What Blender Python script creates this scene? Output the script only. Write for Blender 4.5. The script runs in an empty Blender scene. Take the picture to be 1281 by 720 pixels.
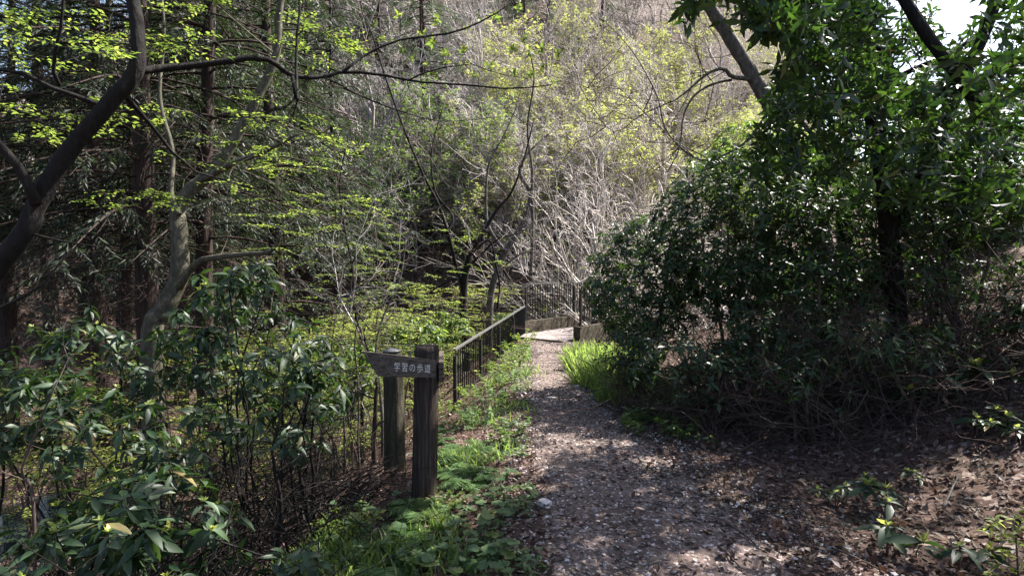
import bpy, math, random
import numpy as np
from mathutils import Vector, Matrix

# ------------------------------------------------------------------ camera, sky, sun, exposure
S = bpy.context.scene
COL = S.collection
EYE = np.array([0.0, 0.0, 1.6])
PITCH = math.radians(1.964)
FPX = 700.0                      # focal length in pixels of the 1281 px wide photograph
cam_d = bpy.data.cameras.new('camera')
cam_d.sensor_width = 36.0
cam_d.lens = 36.0 * FPX / 1281.0
cam_d.clip_start = 0.05
cam_d.clip_end = 800.0
cam = bpy.data.objects.new('camera', cam_d)
cam.location = EYE
cam.rotation_euler = (math.pi / 2 - PITCH, 0, 0)
COL.objects.link(cam)
S.camera = cam

SUN_EL, SUN_AZ = math.radians(52), math.radians(60)     # azimuth measured from +Y towards +X
SUN_DIR = Vector((math.sin(SUN_AZ) * math.cos(SUN_EL), math.cos(SUN_AZ) * math.cos(SUN_EL), math.sin(SUN_EL)))
W = bpy.data.worlds.new('World')
S.world = W
W.use_nodes = True
nt = W.node_tree
sky = nt.nodes.new('ShaderNodeTexSky')
sky.sky_type = 'NISHITA'
sky.sun_disc = False
sky.sun_elevation = SUN_EL
sky.sun_rotation = SUN_AZ
sky.air_density = 1.0
sky.dust_density = 2.5
nt.links.new(sky.outputs['Color'], nt.nodes['Background'].inputs['Color'])
nt.nodes['Background'].inputs['Strength'].default_value = 0.08
sun_d = bpy.data.lights.new('sun', 'SUN')
sun_d.energy = 5.0
sun_d.angle = math.radians(0.5)
sun_d.color = (1.0, 0.95, 0.88)
sun = bpy.data.objects.new('sun', sun_d)
sun.rotation_euler = SUN_DIR.to_track_quat('Z', 'Y').to_euler()
COL.objects.link(sun)

S.view_settings.view_transform = 'Standard'
S.view_settings.look = 'None'
S.view_settings.gamma = 1.0
S.view_settings.use_curve_mapping = False
S.view_settings.exposure = 2.15
cy = S.cycles
cy.max_bounces = 6
cy.diffuse_bounces = 3
cy.glossy_bounces = 2
cy.transmission_bounces = 4
cy.transparent_max_bounces = 4
cy.caustics_reflective = False
cy.caustics_refractive = False
cy.sample_clamp_indirect = 4.0
cy.use_denoising = True
try:
    cy.denoiser = 'OPENIMAGEDENOISE'
    cy.denoising_prefilter = 'NONE'
except Exception:
    pass

# ------------------------------------------------------------------ pixel rays
FWD = np.array([0, math.cos(PITCH), -math.sin(PITCH)])
UP = np.array([0, math.sin(PITCH), math.cos(PITCH)])
RIGHT = np.array([1.0, 0, 0])


def P(px, py, d):
    return EYE + d * (FWD + RIGHT * (px - 640.5) / FPX + UP * (360.0 - py) / FPX)


def nrm(v):
    v = np.asarray(v, float)
    return v / np.maximum(np.linalg.norm(v, axis=-1, keepdims=True), 1e-9)


def sstep(a, b, x):
    t = np.clip((x - a) / (b - a), 0, 1)
    return t * t * (3 - 2 * t)


# ------------------------------------------------------------------ terrain heights
PY = [-8, 0, 3, 5, 8, 11, 13, 14.6, 18]
PX = [0.45, 0.6, 0.86, 0.74, 0.70, 0.84, 0.98, 1.12, 3.6]
PW = [1.5, 1.5, 1.5, 1.25, 1.0, 1.05, 1.15, 1.3, 1.3]
GX = np.array([16, 9.0, 6.2, 3.0, -0.5, -4.5, -7.5, -10, -13.0])
GY = np.array([9, 11.5, 14.0, 15.6, 18.0, 16.5, 11.0, 3.0, -8.0])


def path_c(y): return np.interp(y, PY, PX)
def path_w(y): return np.interp(y, PY, PW)


def vnoise(x, y, seed=0):
    """cheap smooth noise from sines"""
    r = np.random.RandomState(seed)
    o = 0
    for k in range(5):
        a, b, c = r.uniform(-1, 1), r.uniform(-1, 1), r.uniform(0, 6.3)
        o = o + np.sin(x * a * 1.7 + y * b * 1.7 + c)
    return o / 5.0


def gully_d(x, y):
    best = np.full(np.shape(x), 1e9)
    for i in range(len(GX) - 1):
        ax, ay, bx, by = GX[i], GY[i], GX[i + 1], GY[i + 1]
        dx, dy = bx - ax, by - ay
        t = np.clip(((x - ax) * dx + (y - ay) * dy) / (dx * dx + dy * dy), 0, 1)
        best = np.minimum(best, np.hypot(x - ax - t * dx, y - ay - t * dy))
    return best


def height(x, y):
    x = np.asarray(x, float)
    y = np.asarray(y, float)
    u = path_c(y) - path_w(y) / 2 - x                  # metres left of the path's left edge
    zp = -0.10 * sstep(4, 9, y) - 0.08 * sstep(11, 13.5, y)
    far = sstep(4.5, 8.5, y)
    shoulder = 0.03 + 0.02 * u + far * 0.36 * sstep(0.2, 1.1, u)
    drop = np.where(u > 0, sstep(0, 0.4, u) * shoulder + 0.52 * np.maximum(u - 1.05, 0) ** 1.05, 0)
    w = x - path_c(y) - path_w(y) / 2
    rise = np.where(w > 0, 0.50 * np.maximum(w - 0.9, 0) ** 2 / (np.maximum(w - 0.9, 0) + 0.7) + 0.03 * np.minimum(w, 2), 0)
    rise = 5.5 * np.tanh(rise / 5.5)
    plate = zp - drop + rise * (1 - 0.8 * sstep(9, 15, y))
    e = (x - 0.95) * 0.64 + (y - 14.5) * 0.77
    plate = plate - 0.9 * np.maximum(e - 0.3, 0)
    gd = gully_d(x, y)
    floor = -2.5 + 0.0 * gd
    behind = sstep(0, 1, 1.0)
    # the far side: a steep wooded hill
    az = x / np.maximum(y, 4.0)
    kk = 1.0 - 0.70 * sstep(0.40, 0.60, az) - 0.45 * sstep(-0.55, -0.9, az)
    yy = y - (19.0 - 0.10 * np.minimum(x, 0) * 0 + 0.15 * np.abs(x + 1))
    hill = -2.5 + kk * 0.83 * np.maximum(yy, 0) ** 1.04
    hill = 60 * np.tanh(hill / 60)
    left = -2.5 + 0.30 * np.maximum(-x - 9.0, 0)
    left = 12 * np.tanh(left / 12)
    h = np.maximum(np.maximum(plate, floor), np.maximum(hill, left))
    bank = -2.75 + 0.35 * np.maximum(gd - 0.9, 0)
    h = np.where(gd < 3.0, np.minimum(h, np.maximum(bank, -2.75) + 4.0 * sstep(0.9, 3.0, gd)), h)
    rough = 0.035 * vnoise(x * 3.1, y * 3.1, 3) + 0.10 * vnoise(x * 0.8, y * 0.8, 4)
    onpath = np.exp(-(((x - path_c(y)) / (path_w(y) * 0.6)) ** 2)) * (y < 14.5)
    h = h + rough * (1 - 0.85 * onpath) * (0.3 + 0.7 * sstep(1.0, 6.0, np.abs(u)))
    h = h + 0.8 * vnoise(x * 0.18, y * 0.18, 9) * sstep(22, 34, y)
    return h


def H(x, y): return float(height(x, y))


def G(px, py):
    """where the pixel's ray meets the ground"""
    r = FWD + RIGHT * (px - 640.5) / FPX + UP * (360.0 - py) / FPX
    d = np.arange(0.8, 90, 0.03)
    p = EYE + d[:, None] * r
    below = np.nonzero(p[:, 2] < height(p[:, 0], p[:, 1]))[0]
    return p[below[0]] if len(below) else p[-1]


# ------------------------------------------------------------------ mesh building
class MB:
    def __init__(s):
        s.v, s.q, s.t, s.n = [], [], [], 0

    def add(s, v, q=None, t=None):
        v = np.asarray(v, np.float64).reshape(-1, 3)
        if q is not None and len(q): s.q.append(np.asarray(q, np.int64).reshape(-1, 4) + s.n)
        if t is not None and len(t): s.t.append(np.asarray(t, np.int64).reshape(-1, 3) + s.n)
        s.v.append(v)
        s.n += len(v)

    def tube(s, pts, rad, k=6, rough=0.0, rng=None, cap=True):
        pts = np.asarray(pts, float)
        n = len(pts)
        rad = np.broadcast_to(np.asarray(rad, float), (n,))
        t = nrm(np.gradient(pts, axis=0))
        ax = np.argmin(np.abs(t).max(axis=0))
        ref = np.zeros(3)
        ref[ax] = 1
        u = nrm(np.cross(t, ref))
        w = np.cross(t, u)
        a = np.arange(k) * 2 * math.pi / k
        rr = np.broadcast_to(rad[:, None], (n, k)).copy()
        if rough and rng is not None:
            base = rng.uniform(-1, 1, k) * 0.6
            rr *= 1 + rough * (base[None] + rng.uniform(-1, 1, (n, k)) * 0.6 + rng.uniform(-1, 1, (n, 1)) * 0.4)
        v = pts[:, None] + rr[..., None] * (np.cos(a)[None, :, None] * u[:, None] + np.sin(a)[None, :, None] * w[:, None])
        i = np.arange(n - 1)[:, None] * k
        j = np.arange(k)[None]
        j2 = (j + 1) % k
        q = np.stack([i + j, i + j2, i + k + j2, i + k + j], -1).reshape(-1, 4)
        v = v.reshape(-1, 3)
        tri = []
        if cap:
            v = np.concatenate([v, pts[-1:] + t[-1:] * rad[-1] * 0.3, pts[:1]])
            e, b = n * k, n * k + 1
            for m in range(k):
                tri.append(((n - 1) * k + m, (n - 1) * k + (m + 1) % k, e))
                tri.append(((m + 1) % k, m, b))
        s.add(v, q, tri)

    def box(s, c, ax, ay, az):
        """box with centre c and half-extent vectors"""
        c, ax, ay, az = (np.asarray(x, float) for x in (c, ax, ay, az))
        v = [c + sx * ax + sy * ay + sz * az for sz in (-1, 1) for sy in (-1, 1) for sx in (-1, 1)]
        s.add(v, [(0, 2, 3, 1), (4, 5, 7, 6), (0, 1, 5, 4), (2, 6, 7, 3), (0, 4, 6, 2), (1, 3, 7, 5)])

    def leaves(s, Pp, D, N, Sz, tm):
        Pp, D, N = np.asarray(Pp, float), nrm(D), np.asarray(N, float)
        if not len(Pp): return
        B = nrm(np.cross(N, D))
        N = np.cross(D, B)
        Sz = np.broadcast_to(np.asarray(Sz, float), (len(Pp),))
        L = np.asarray(tm['v'], float)
        v = Pp[:, None] + Sz[:, None, None] * (L[None, :, 0:1] * D[:, None] + L[None, :, 1:2] * B[:, None] + L[None, :, 2:3] * N[:, None])
        off = (np.arange(len(Pp)) * len(L))[:, None, None]
        q = (np.asarray(tm['q'])[None] + off).reshape(-1, 4) if len(tm['q']) else None
        t = (np.asarray(tm['t'])[None] + off).reshape(-1, 3) if len(tm['t']) else None
        s.add(v.reshape(-1, 3), q, t)

    def build(s, name, mat, parent=None, origin=(0, 0, 0), smooth=True):
        v = np.concatenate(s.v) if s.v else np.zeros((0, 3))
        v = v - np.asarray(origin, float)
        q = np.concatenate(s.q) if s.q else np.zeros((0, 4), int)
        t = np.concatenate(s.t) if s.t else np.zeros((0, 3), int)
        me = bpy.data.meshes.new(name)
        me.vertices.add(len(v))
        me.vertices.foreach_set('co', v.astype(np.float32).ravel())
        li = np.concatenate([q.ravel(), t.ravel()]).astype(np.int32)
        ls = np.concatenate([np.arange(len(q)) * 4, len(q) * 4 + np.arange(len(t)) * 3]).astype(np.int32)
        me.loops.add(len(li))
        me.loops.foreach_set('vertex_index', li)
        me.polygons.add(len(ls))
        me.polygons.foreach_set('loop_start', ls)
        me.polygons.foreach_set('use_smooth', np.full(len(ls), smooth))
        me.update(calc_edges=True)
        me.materials.append(mat)
        o = bpy.data.objects.new(name, me)
        COL.objects.link(o)
        if parent is not None:
            o.parent = parent
        else:
            o.location = origin
        return o


def tag(o, label=None, cat=None, group=None, kind=None):
    for k, v in (('label', label), ('category', cat), ('group', group), ('kind', kind)):
        if v: o[k] = v
    return o


def thing(name, label, cat, loc=(0, 0, 0), group=None):
    o = bpy.data.objects.new(name, None)
    COL.objects.link(o)
    o.empty_display_size = 0.2
    o.location = loc
    return tag(o, label, cat, group)


def dup(root, loc, rz=0.0, sc=1.0, label=None, group=None, tilt=(0, 0)):
    r = root.copy()
    COL.objects.link(r)
    for ch in list(root.children):
        c = ch.copy()
        COL.objects.link(c)
        c.parent = r
    return put(r, loc, rz, sc, label, group, tilt)


def put(r, loc, rz=0.0, sc=1.0, label=None, group=None, tilt=(0, 0)):
    r.location = loc
    r.rotation_euler = (tilt[0], tilt[1], rz)
    r.scale = (sc, sc, sc) if np.isscalar(sc) else sc
    if label: r['label'] = label
    if group: r['group'] = group
    return r


class Kind:
    """hands out a prototype thing the first time, copies of it after that"""
    def __init__(s, protos): s.p, s.used, s.i = protos, set(), 0

    def place(s, loc, rz, sc, label, group, tilt=(0, 0), which=None):
        k = s.i % len(s.p) if which is None else which
        s.i += 1
        if k not in s.used:
            s.used.add(k)
            return put(s.p[k], loc, rz, sc, label, group, tilt)
        return dup(s.p[k], loc, rz, sc, label, group, tilt)

    def finish(s):
        for k, o in enumerate(s.p):
            if k not in s.used:
                for c in list(o.children): bpy.data.objects.remove(c)
                bpy.data.objects.remove(o)


# ------------------------------------------------------------------ materials
def new_mat(name):
    m = bpy.data.materials.new(name)
    m.use_nodes = True
    n = m.node_tree
    return m, n, n.nodes['Principled BSDF'], n.nodes['Material Output']


def ramp(n, fac, stops):
    r = n.nodes.new('ShaderNodeValToRGB')
    els = r.color_ramp.elements
    while len(els) < len(stops): els.new(0.5)
    for e, (p, c) in zip(els, stops):
        e.position = p
        e.color = (*c, 1)
    n.links.new(fac, r.inputs['Fac'])
    return r.outputs['Color']


def leaf_mat(name, stops, trans, tfac=0.45, rough=0.4, spec=0.5, coat=0.0):
    """leaf: principled face mixed with light that shines through; colour varies leaf by leaf"""
    m, n, b, out = new_mat(name)
    g = n.nodes.new('ShaderNodeNewGeometry')
    c = ramp(n, g.outputs['Random Per Island'], stops)
    no = n.nodes.new('ShaderNodeTexNoise')
    no.inputs['Scale'].default_value = 30
    mx = n.nodes.new('ShaderNodeMix')
    mx.data_type = 'RGBA'
    mx.blend_type = 'MULTIPLY'
    mx.inputs['Factor'].default_value = 0.5
    n.links.new(c, mx.inputs['A'])
    n.links.new(no.outputs['Color'], mx.inputs['B'])
    n.links.new(mx.outputs['Result'], b.inputs['Base Color'])
    b.inputs['Roughness'].default_value = rough
    b.inputs['Specular IOR Level'].default_value = spec
    tr = n.nodes.new('ShaderNodeBsdfTranslucent')
    tc = ramp(n, g.outputs['Random Per Island'], trans)
    n.links.new(tc, tr.inputs['Color'])
    mix = n.nodes.new('ShaderNodeMixShader')
    mix.inputs['Fac'].default_value = tfac
    n.links.new(b.outputs['BSDF'], mix.inputs[1])
    n.links.new(tr.outputs['BSDF'], mix.inputs[2])
    n.links.new(mix.outputs['Shader'], out.inputs['Surface'])
    return m


def bark_mat(name, stops, scale=(30, 30, 5), rough=0.9, bump=0.6):
    m, n, b, out = new_mat(name)
    tc = n.nodes.new('ShaderNodeTexCoord')
    mp = n.nodes.new('ShaderNodeMapping')
    mp.inputs['Scale'].default_value = scale
    no = n.nodes.new('ShaderNodeTexNoise')
    no.inputs['Scale'].default_value = 1.0
    no.inputs['Detail'].default_value = 6
    no.inputs['Roughness'].default_value = 0.65
    n.links.new(tc.outputs['Object'], mp.inputs['Vector'])
    n.links.new(mp.outputs['Vector'], no.inputs['Vector'])
    n.links.new(ramp(n, no.outputs['Fac'], stops), b.inputs['Base Color'])
    b.inputs['Roughness'].default_value = rough
    b.inputs['Specular IOR Level'].default_value = 0.2
    bp = n.nodes.new('ShaderNodeBump')
    bp.inputs['Strength'].default_value = bump
    bp.inputs['Distance'].default_value = 0.02
    n.links.new(no.outputs['Fac'], bp.inputs['Height'])
    n.links.new(bp.outputs['Normal'], b.inputs['Normal'])
    return m


def soil_mat(name, cell, stops_cell, stops_soil, cellfac, bump=0.7):
    """soil with scattered flakes: voronoi cells of random tone over a noisy soil"""
    m, n, b, out = new_mat(name)
    tc = n.nodes.new('ShaderNodeTexCoord')
    no = n.nodes.new('ShaderNodeTexNoise')
    no.inputs['Scale'].default_value = 2.2
    no.inputs['Detail'].default_value = 8
    no.inputs['Roughness'].default_value = 0.7
    n.links.new(tc.outputs['Object'], no.inputs['Vector'])
    warp = n.nodes.new('ShaderNodeTexNoise')
    warp.inputs['Scale'].default_value = cell * 0.6
    n.links.new(tc.outputs['Object'], warp.inputs['Vector'])
    ad = n.nodes.new('ShaderNodeMix')
    ad.data_type = 'RGBA'
    ad.blend_type = 'LINEAR_LIGHT'
    ad.inputs['Factor'].default_value = 0.6 / cell
    n.links.new(tc.outputs['Object'], ad.inputs['A'])
    n.links.new(warp.outputs['Color'], ad.inputs['B'])
    vo = n.nodes.new('ShaderNodeTexVoronoi')
    vo.inputs['Scale'].default_value = cell
    n.links.new(ad.outputs['Result'], vo.inputs['Vector'])
    sp = n.nodes.new('ShaderNodeSeparateColor')
    n.links.new(vo.outputs['Color'], sp.inputs['Color'])
    cc = ramp(n, sp.outputs['Red'], stops_cell)
    sc = ramp(n, no.outputs['Fac'], stops_soil)
    th = ramp(n, sp.outputs['Green'], [(0.0, (1, 1, 1)), (max(cellfac - 0.02, 0.01), (1, 1, 1)), (cellfac, (0, 0, 0)), (1.0, (0, 0, 0))])
    mx = n.nodes.new('ShaderNodeMix')
    mx.data_type = 'RGBA'
    n.links.new(th, mx.inputs['Factor'])
    n.links.new(sc, mx.inputs['A'])
    n.links.new(cc, mx.inputs['B'])
    n.links.new(mx.outputs['Result'], b.inputs['Base Color'])
    b.inputs['Roughness'].default_value = 0.95
    b.inputs['Specular IOR Level'].default_value = 0.15
    mh = n.nodes.new('ShaderNodeMath')
    mh.operation = 'ADD'
    n.links.new(sp.outputs['Blue'], mh.inputs[0])
    n.links.new(no.outputs['Fac'], mh.inputs[1])
    bp = n.nodes.new('ShaderNodeBump')
    bp.inputs['Strength'].default_value = bump
    bp.inputs['Distance'].default_value = 0.015
    n.links.new(mh.outputs['Value'], bp.inputs['Height'])
    n.links.new(bp.outputs['Normal'], b.inputs['Normal'])
    return m


M = {}
M['litter_ground'] = soil_mat('forest soil', 26, [(0, (0.03, 0.018, 0.014)), (0.5, (0.07, 0.045, 0.035)), (0.85, (0.12, 0.085, 0.068)), (1, (0.22, 0.18, 0.155))],
                              [(0.25, (0.025, 0.016, 0.013)), (0.5, (0.055, 0.034, 0.027)), (0.75, (0.095, 0.06, 0.045))], 0.62)
M['path'] = soil_mat('path soil', 60, [(0, (0.05, 0.035, 0.03)), (0.6, (0.14, 0.107, 0.095)), (0.9, (0.26, 0.215, 0.20)), (1, (0.42, 0.37, 0.35))],
                     [(0.3, (0.040, 0.028, 0.024)), (0.5, (0.095, 0.070, 0.061)), (0.7, (0.17, 0.13, 0.115))], 0.5)
M['deck'] = soil_mat('deck concrete', 45, [(0, (0.15, 0.13, 0.125)), (1, (0.28, 0.25, 0.24))], [(0.3, (0.12, 0.10, 0.098)), (0.7, (0.21, 0.18, 0.175))], 0.3, 0.3)
M['flake'] = leaf_mat('dry flakes', [(0, (0.03, 0.016, 0.012)), (0.45, (0.07, 0.04, 0.03)), (0.75, (0.13, 0.086, 0.068)), (0.93, (0.22, 0.17, 0.145)), (1, (0.42, 0.36, 0.33))],
                      [(0, (0.15, 0.07, 0.04)), (1, (0.3, 0.2, 0.12))], 0.12, 0.7, 0.2)
M['chip'] = leaf_mat('pale chips', [(0, (0.035, 0.023, 0.02)), (0.45, (0.13, 0.096, 0.084)), (0.8, (0.29, 0.235, 0.21)), (1, (0.62, 0.56, 0.54))],
                     [(0, (0.1, 0.07, 0.05)), (1, (0.1, 0.07, 0.05))], 0.0, 0.85, 0.2)
M['bark_black'] = bark_mat('dark smooth bark', [(0.3, (0.006, 0.005, 0.0045)), (0.6, (0.014, 0.012, 0.0105)), (0.8, (0.045, 0.042, 0.037))], (25, 25, 9), bump=1.0)
M['bark_cedar'] = bark_mat('reddish cedar bark', [(0.3, (0.012, 0.008, 0.007)), (0.55, (0.035, 0.023, 0.019)), (0.8, (0.085, 0.062, 0.052))], (40, 40, 3))
M['bark_grey'] = bark_mat('grey bark', [(0.3, (0.035, 0.03, 0.026)), (0.55, (0.10, 0.088, 0.078)), (0.8, (0.25, 0.225, 0.20))], (20, 20, 8))
M['bark_mossy'] = bark_mat('mossy pale bark', [(0.3, (0.025, 0.023, 0.016)), (0.55, (0.07, 0.064, 0.045)), (0.8, (0.19, 0.175, 0.125))], (18, 18, 8))
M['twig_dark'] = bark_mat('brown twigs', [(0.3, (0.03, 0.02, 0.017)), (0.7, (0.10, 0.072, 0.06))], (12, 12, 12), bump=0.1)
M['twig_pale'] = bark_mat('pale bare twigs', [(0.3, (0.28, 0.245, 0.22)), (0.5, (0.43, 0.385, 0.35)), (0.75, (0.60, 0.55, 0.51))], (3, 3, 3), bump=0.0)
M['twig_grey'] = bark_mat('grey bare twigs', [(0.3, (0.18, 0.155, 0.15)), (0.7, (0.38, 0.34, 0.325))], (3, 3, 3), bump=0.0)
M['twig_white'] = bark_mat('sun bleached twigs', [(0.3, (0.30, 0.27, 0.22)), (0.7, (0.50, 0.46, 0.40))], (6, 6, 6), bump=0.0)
M['iron'] = bark_mat('black painted iron', [(0.3, (0.012, 0.012, 0.013)), (0.7, (0.028, 0.028, 0.03))], (20, 20, 20), 0.45, 0.05)
M['rail_top'] = bark_mat('highlit grey iron', [(0.3, (0.05, 0.05, 0.05)), (0.7, (0.13, 0.13, 0.13))], (20, 20, 20), 0.4, 0.05)  # lighter grey puts the highlight on rail and post tops into the colour
M['post_dark'] = bark_mat('dark weathered post', [(0.3, (0.012, 0.009, 0.007)), (0.5, (0.04, 0.029, 0.023)), (0.75, (0.12, 0.092, 0.074))], (45, 45, 2.5), 0.85, 1.0)
M['post_grey'] = bark_mat('mossy weathered post', [(0.3, (0.02, 0.018, 0.012)), (0.55, (0.05, 0.045, 0.03)), (0.8, (0.13, 0.115, 0.085))], (40, 40, 6), 0.85, 0.9)
M['board'] = bark_mat('brown sign board', [(0.3, (0.03, 0.022, 0.017)), (0.55, (0.085, 0.066, 0.054)), (0.8, (0.16, 0.13, 0.11))], (5, 60, 60), 0.75, 0.6)
M['board_edge'] = bark_mat('sign board edge', [(0.3, (0.07, 0.055, 0.045)), (0.7, (0.17, 0.14, 0.12))], (30, 30, 30), 0.8, 0.3)
M['letter'] = bark_mat('faded white paint', [(0.3, (0.22, 0.20, 0.18)), (0.55, (0.60, 0.58, 0.53))], (80, 80, 80), 0.7, 0.0)
M['kerb'] = bark_mat('mossy kerb wood', [(0.3, (0.025, 0.021, 0.015)), (0.55, (0.065, 0.054, 0.038)), (0.8, (0.17, 0.15, 0.11))], (10, 10, 10), 0.9, 0.5)
M['stone'] = bark_mat('pale stone', [(0.3, (0.32, 0.29, 0.28)), (0.7, (0.52, 0.48, 0.46))], (30, 30, 30), 0.85, 0.3)
M['water'], _n, _b, _o = new_mat('stream water')
_b.inputs['Base Color'].default_value = (0.02, 0.03, 0.028, 1)
_b.inputs['Roughness'].default_value = 0.06
_w = _n.nodes.new('ShaderNodeTexNoise')
_w.inputs['Scale'].default_value = 5
_bp = _n.nodes.new('ShaderNodeBump')
_bp.inputs['Strength'].default_value = 0.5
_n.links.new(_w.outputs['Fac'], _bp.inputs['Height'])
_n.links.new(_bp.outputs['Normal'], _b.inputs['Normal'])

M['leaf_new'] = leaf_mat('fresh yellow green leaves', [(0, (0.07, 0.12, 0.025)), (0.6, (0.12, 0.17, 0.03)), (1, (0.22, 0.26, 0.05))],
                         [(0, (0.16, 0.26, 0.04)), (0.7, (0.28, 0.38, 0.06)), (1, (0.48, 0.54, 0.10))], 0.45, 0.5, 0.3)
M['leaf_yellow'] = leaf_mat('yellow spring leaves', [(0, (0.17, 0.21, 0.045)), (1, (0.40, 0.42, 0.11))],
                            [(0, (0.36, 0.43, 0.07)), (1, (0.62, 0.64, 0.17))], 0.45, 0.55, 0.3)
M['leaf_mid'] = leaf_mat('mid green leaves', [(0, (0.04, 0.08, 0.02)), (0.6, (0.075, 0.125, 0.03)), (1, (0.12, 0.17, 0.04))],
                         [(0, (0.12, 0.22, 0.03)), (1, (0.26, 0.38, 0.06))], 0.4, 0.45, 0.4)
M['leaf_aucuba'] = leaf_mat('dark glossy shrub leaves', [(0, (0.014, 0.030, 0.014)), (0.6, (0.030, 0.058, 0.026)), (0.9, (0.055, 0.09, 0.04)), (0.97, (0.11, 0.12, 0.05)), (1, (0.20, 0.15, 0.05))],
                            [(0, (0.04, 0.10, 0.015)), (1, (0.11, 0.20, 0.03))], 0.22, 0.48, 0.32)
M['leaf_ever'] = leaf_mat('evergreen tree leaves', [(0, (0.011, 0.028, 0.009)), (0.6, (0.025, 0.056, 0.016)), (0.92, (0.05, 0.09, 0.025)), (0.97, (0.10, 0.12, 0.03)), (1, (0.14, 0.07, 0.03))],
                          [(0, (0.03, 0.09, 0.01)), (1, (0.11, 0.22, 0.025))], 0.22, 0.46, 0.4)
M['bud'] = leaf_mat('yellow green buds', [(0, (0.16, 0.22, 0.04)), (1, (0.34, 0.36, 0.10))], [(0, (0.4, 0.5, 0.1)), (1, (0.5, 0.55, 0.12))], 0.4, 0.5)
M['needle'] = leaf_mat('conifer sprays', [(0, (0.007, 0.013, 0.008)), (0.7, (0.016, 0.026, 0.015)), (1, (0.042, 0.052, 0.03))],
                       [(0, (0.03, 0.06, 0.018)), (1, (0.08, 0.12, 0.04))], 0.15, 0.6, 0.3)
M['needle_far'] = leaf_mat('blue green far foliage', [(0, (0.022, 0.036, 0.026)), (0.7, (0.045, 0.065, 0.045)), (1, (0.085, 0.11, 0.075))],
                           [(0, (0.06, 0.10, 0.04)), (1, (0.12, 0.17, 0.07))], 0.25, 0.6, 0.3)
M['grass'] = leaf_mat('bright grass blades', [(0, (0.07, 0.12, 0.03)), (0.7, (0.14, 0.20, 0.055)), (0.88, (0.20, 0.22, 0.08)), (1, (0.36, 0.31, 0.18))],
                      [(0, (0.22, 0.36, 0.06)), (1, (0.42, 0.55, 0.13))], 0.45, 0.5, 0.3)
M['fern'] = leaf_mat('fern fronds', [(0, (0.04, 0.09, 0.03)), (1, (0.10, 0.16, 0.05))], [(0, (0.16, 0.32, 0.05)), (1, (0.28, 0.45, 0.08))], 0.4, 0.5, 0.3)
M['herb'] = leaf_mat('soft herb leaves', [(0, (0.055, 0.10, 0.045)), (0.9, (0.11, 0.17, 0.07)), (1, (0.24, 0.25, 0.06))],
                     [(0, (0.18, 0.34, 0.07)), (1, (0.30, 0.46, 0.10))], 0.35, 0.55, 0.3)

# ------------------------------------------------------------------ leaf shapes
T_SMALL = dict(v=[(0, 0, 0), (.45, .24, .05), (1, 0, -.05), (.45, -.24, .05)], q=[], t=[(0, 2, 1), (0, 3, 2)])
T_NEEDLE = dict(v=[(0, .03, 0), (.5, .085, .0), (1, 0, -.12), (.5, -.085, .0)], q=[(0, 3, 2, 1)], t=[])
T_BLADE = dict(v=[(0, .035, 0), (0, -.035, 0), (.4, -.035, .03), (.4, .035, .03), (.75, -.02, -.05), (.75, .02, -.05), (1, 0, -.2)],
               q=[(0, 1, 2, 3), (3, 2, 4, 5)], t=[(5, 4, 6)])


def make_leaf(w, droop, fold, st=((0, .06), (.15, .45), (.4, 1.0), (.68, .82), (.88, .38), (1, .02))):
    v, q = [], []
    for i, (x, ww) in enumerate(st):
        z = -droop * x * x
        v += [(x, w * ww, z + fold * ww * w), (x, 0, z), (x, -w * ww, z + fold * ww * w)]
        if i:
            a, b = (i - 1) * 3, i * 3
            q += [(a, a + 1, b + 1, b), (a + 1, a + 2, b + 2, b + 1)]
    return dict(v=v, q=q, t=[])


T_AUCUBA = make_leaf(.16, .34, .35)
T_EVER = make_leaf(.15, .30, .3, ((0, .08), (.3, .85), (.6, 1.0), (1, .03)))
_a = np.linspace(0.25, 2 * math.pi - 0.25, 14)
_r = 0.5 * (1 + 0.06 * np.sin(_a * 7))
T_ROUND = dict(v=[(0.0, 0, 0)] + [(-r * math.cos(a) * 1.0 + 0.12, r * math.sin(a), 0.07 - 0.10 * abs(math.sin(a * 2))) for a, r in zip(_a, _r)],
               q=[], t=[(0, i, i + 1) for i in range(1, 14)])


class LeafBag:
    def __init__(s): s.p, s.d, s.n, s.s = [], [], [], []

    def add(s, p, d, n, sz):
        s.p.append(np.atleast_2d(p)); s.d.append(np.atleast_2d(d)); s.n.append(np.atleast_2d(n)); s.s.append(np.atleast_1d(sz))

    def mesh(s, tm, mb=None):
        mb = mb or MB()
        if s.p: mb.leaves(np.concatenate(s.p), np.concatenate(s.d), np.concatenate(s.n), np.concatenate(s.s), tm)
        return mb


def rosette(bag, rng, c, axis, n, size, elev=0.25, spread=0.35, back=0.05):
    """leaves radiating from a shoot tip"""
    axis = nrm(axis)
    ref = nrm(np.cross(axis, [0.3, 0.2, 1.0]) + 1e-6)
    b2 = np.cross(axis, ref)
    a = np.arange(n) * 2.399 + rng.uniform(0, 6.3)
    e = elev + rng.uniform(-spread, spread, n)
    rad = np.cos(a)[:, None] * ref + np.sin(a)[:, None] * b2
    D = np.cos(e)[:, None] * rad + np.sin(e)[:, None] * axis + rng.normal(0, 0.16, (n, 3)) + np.array([0, 0, -0.12])
    N = axis[None] - (D @ axis)[:, None] * D + rng.normal(0, 0.34, (n, 3))
    p = c - axis[None] * (np.arange(n)[:, None] / max(n, 1)) * back
    bag.add(p, D, N, size * (0.4 + 0.75 * rng.rand(n) ** 0.8))


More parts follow.
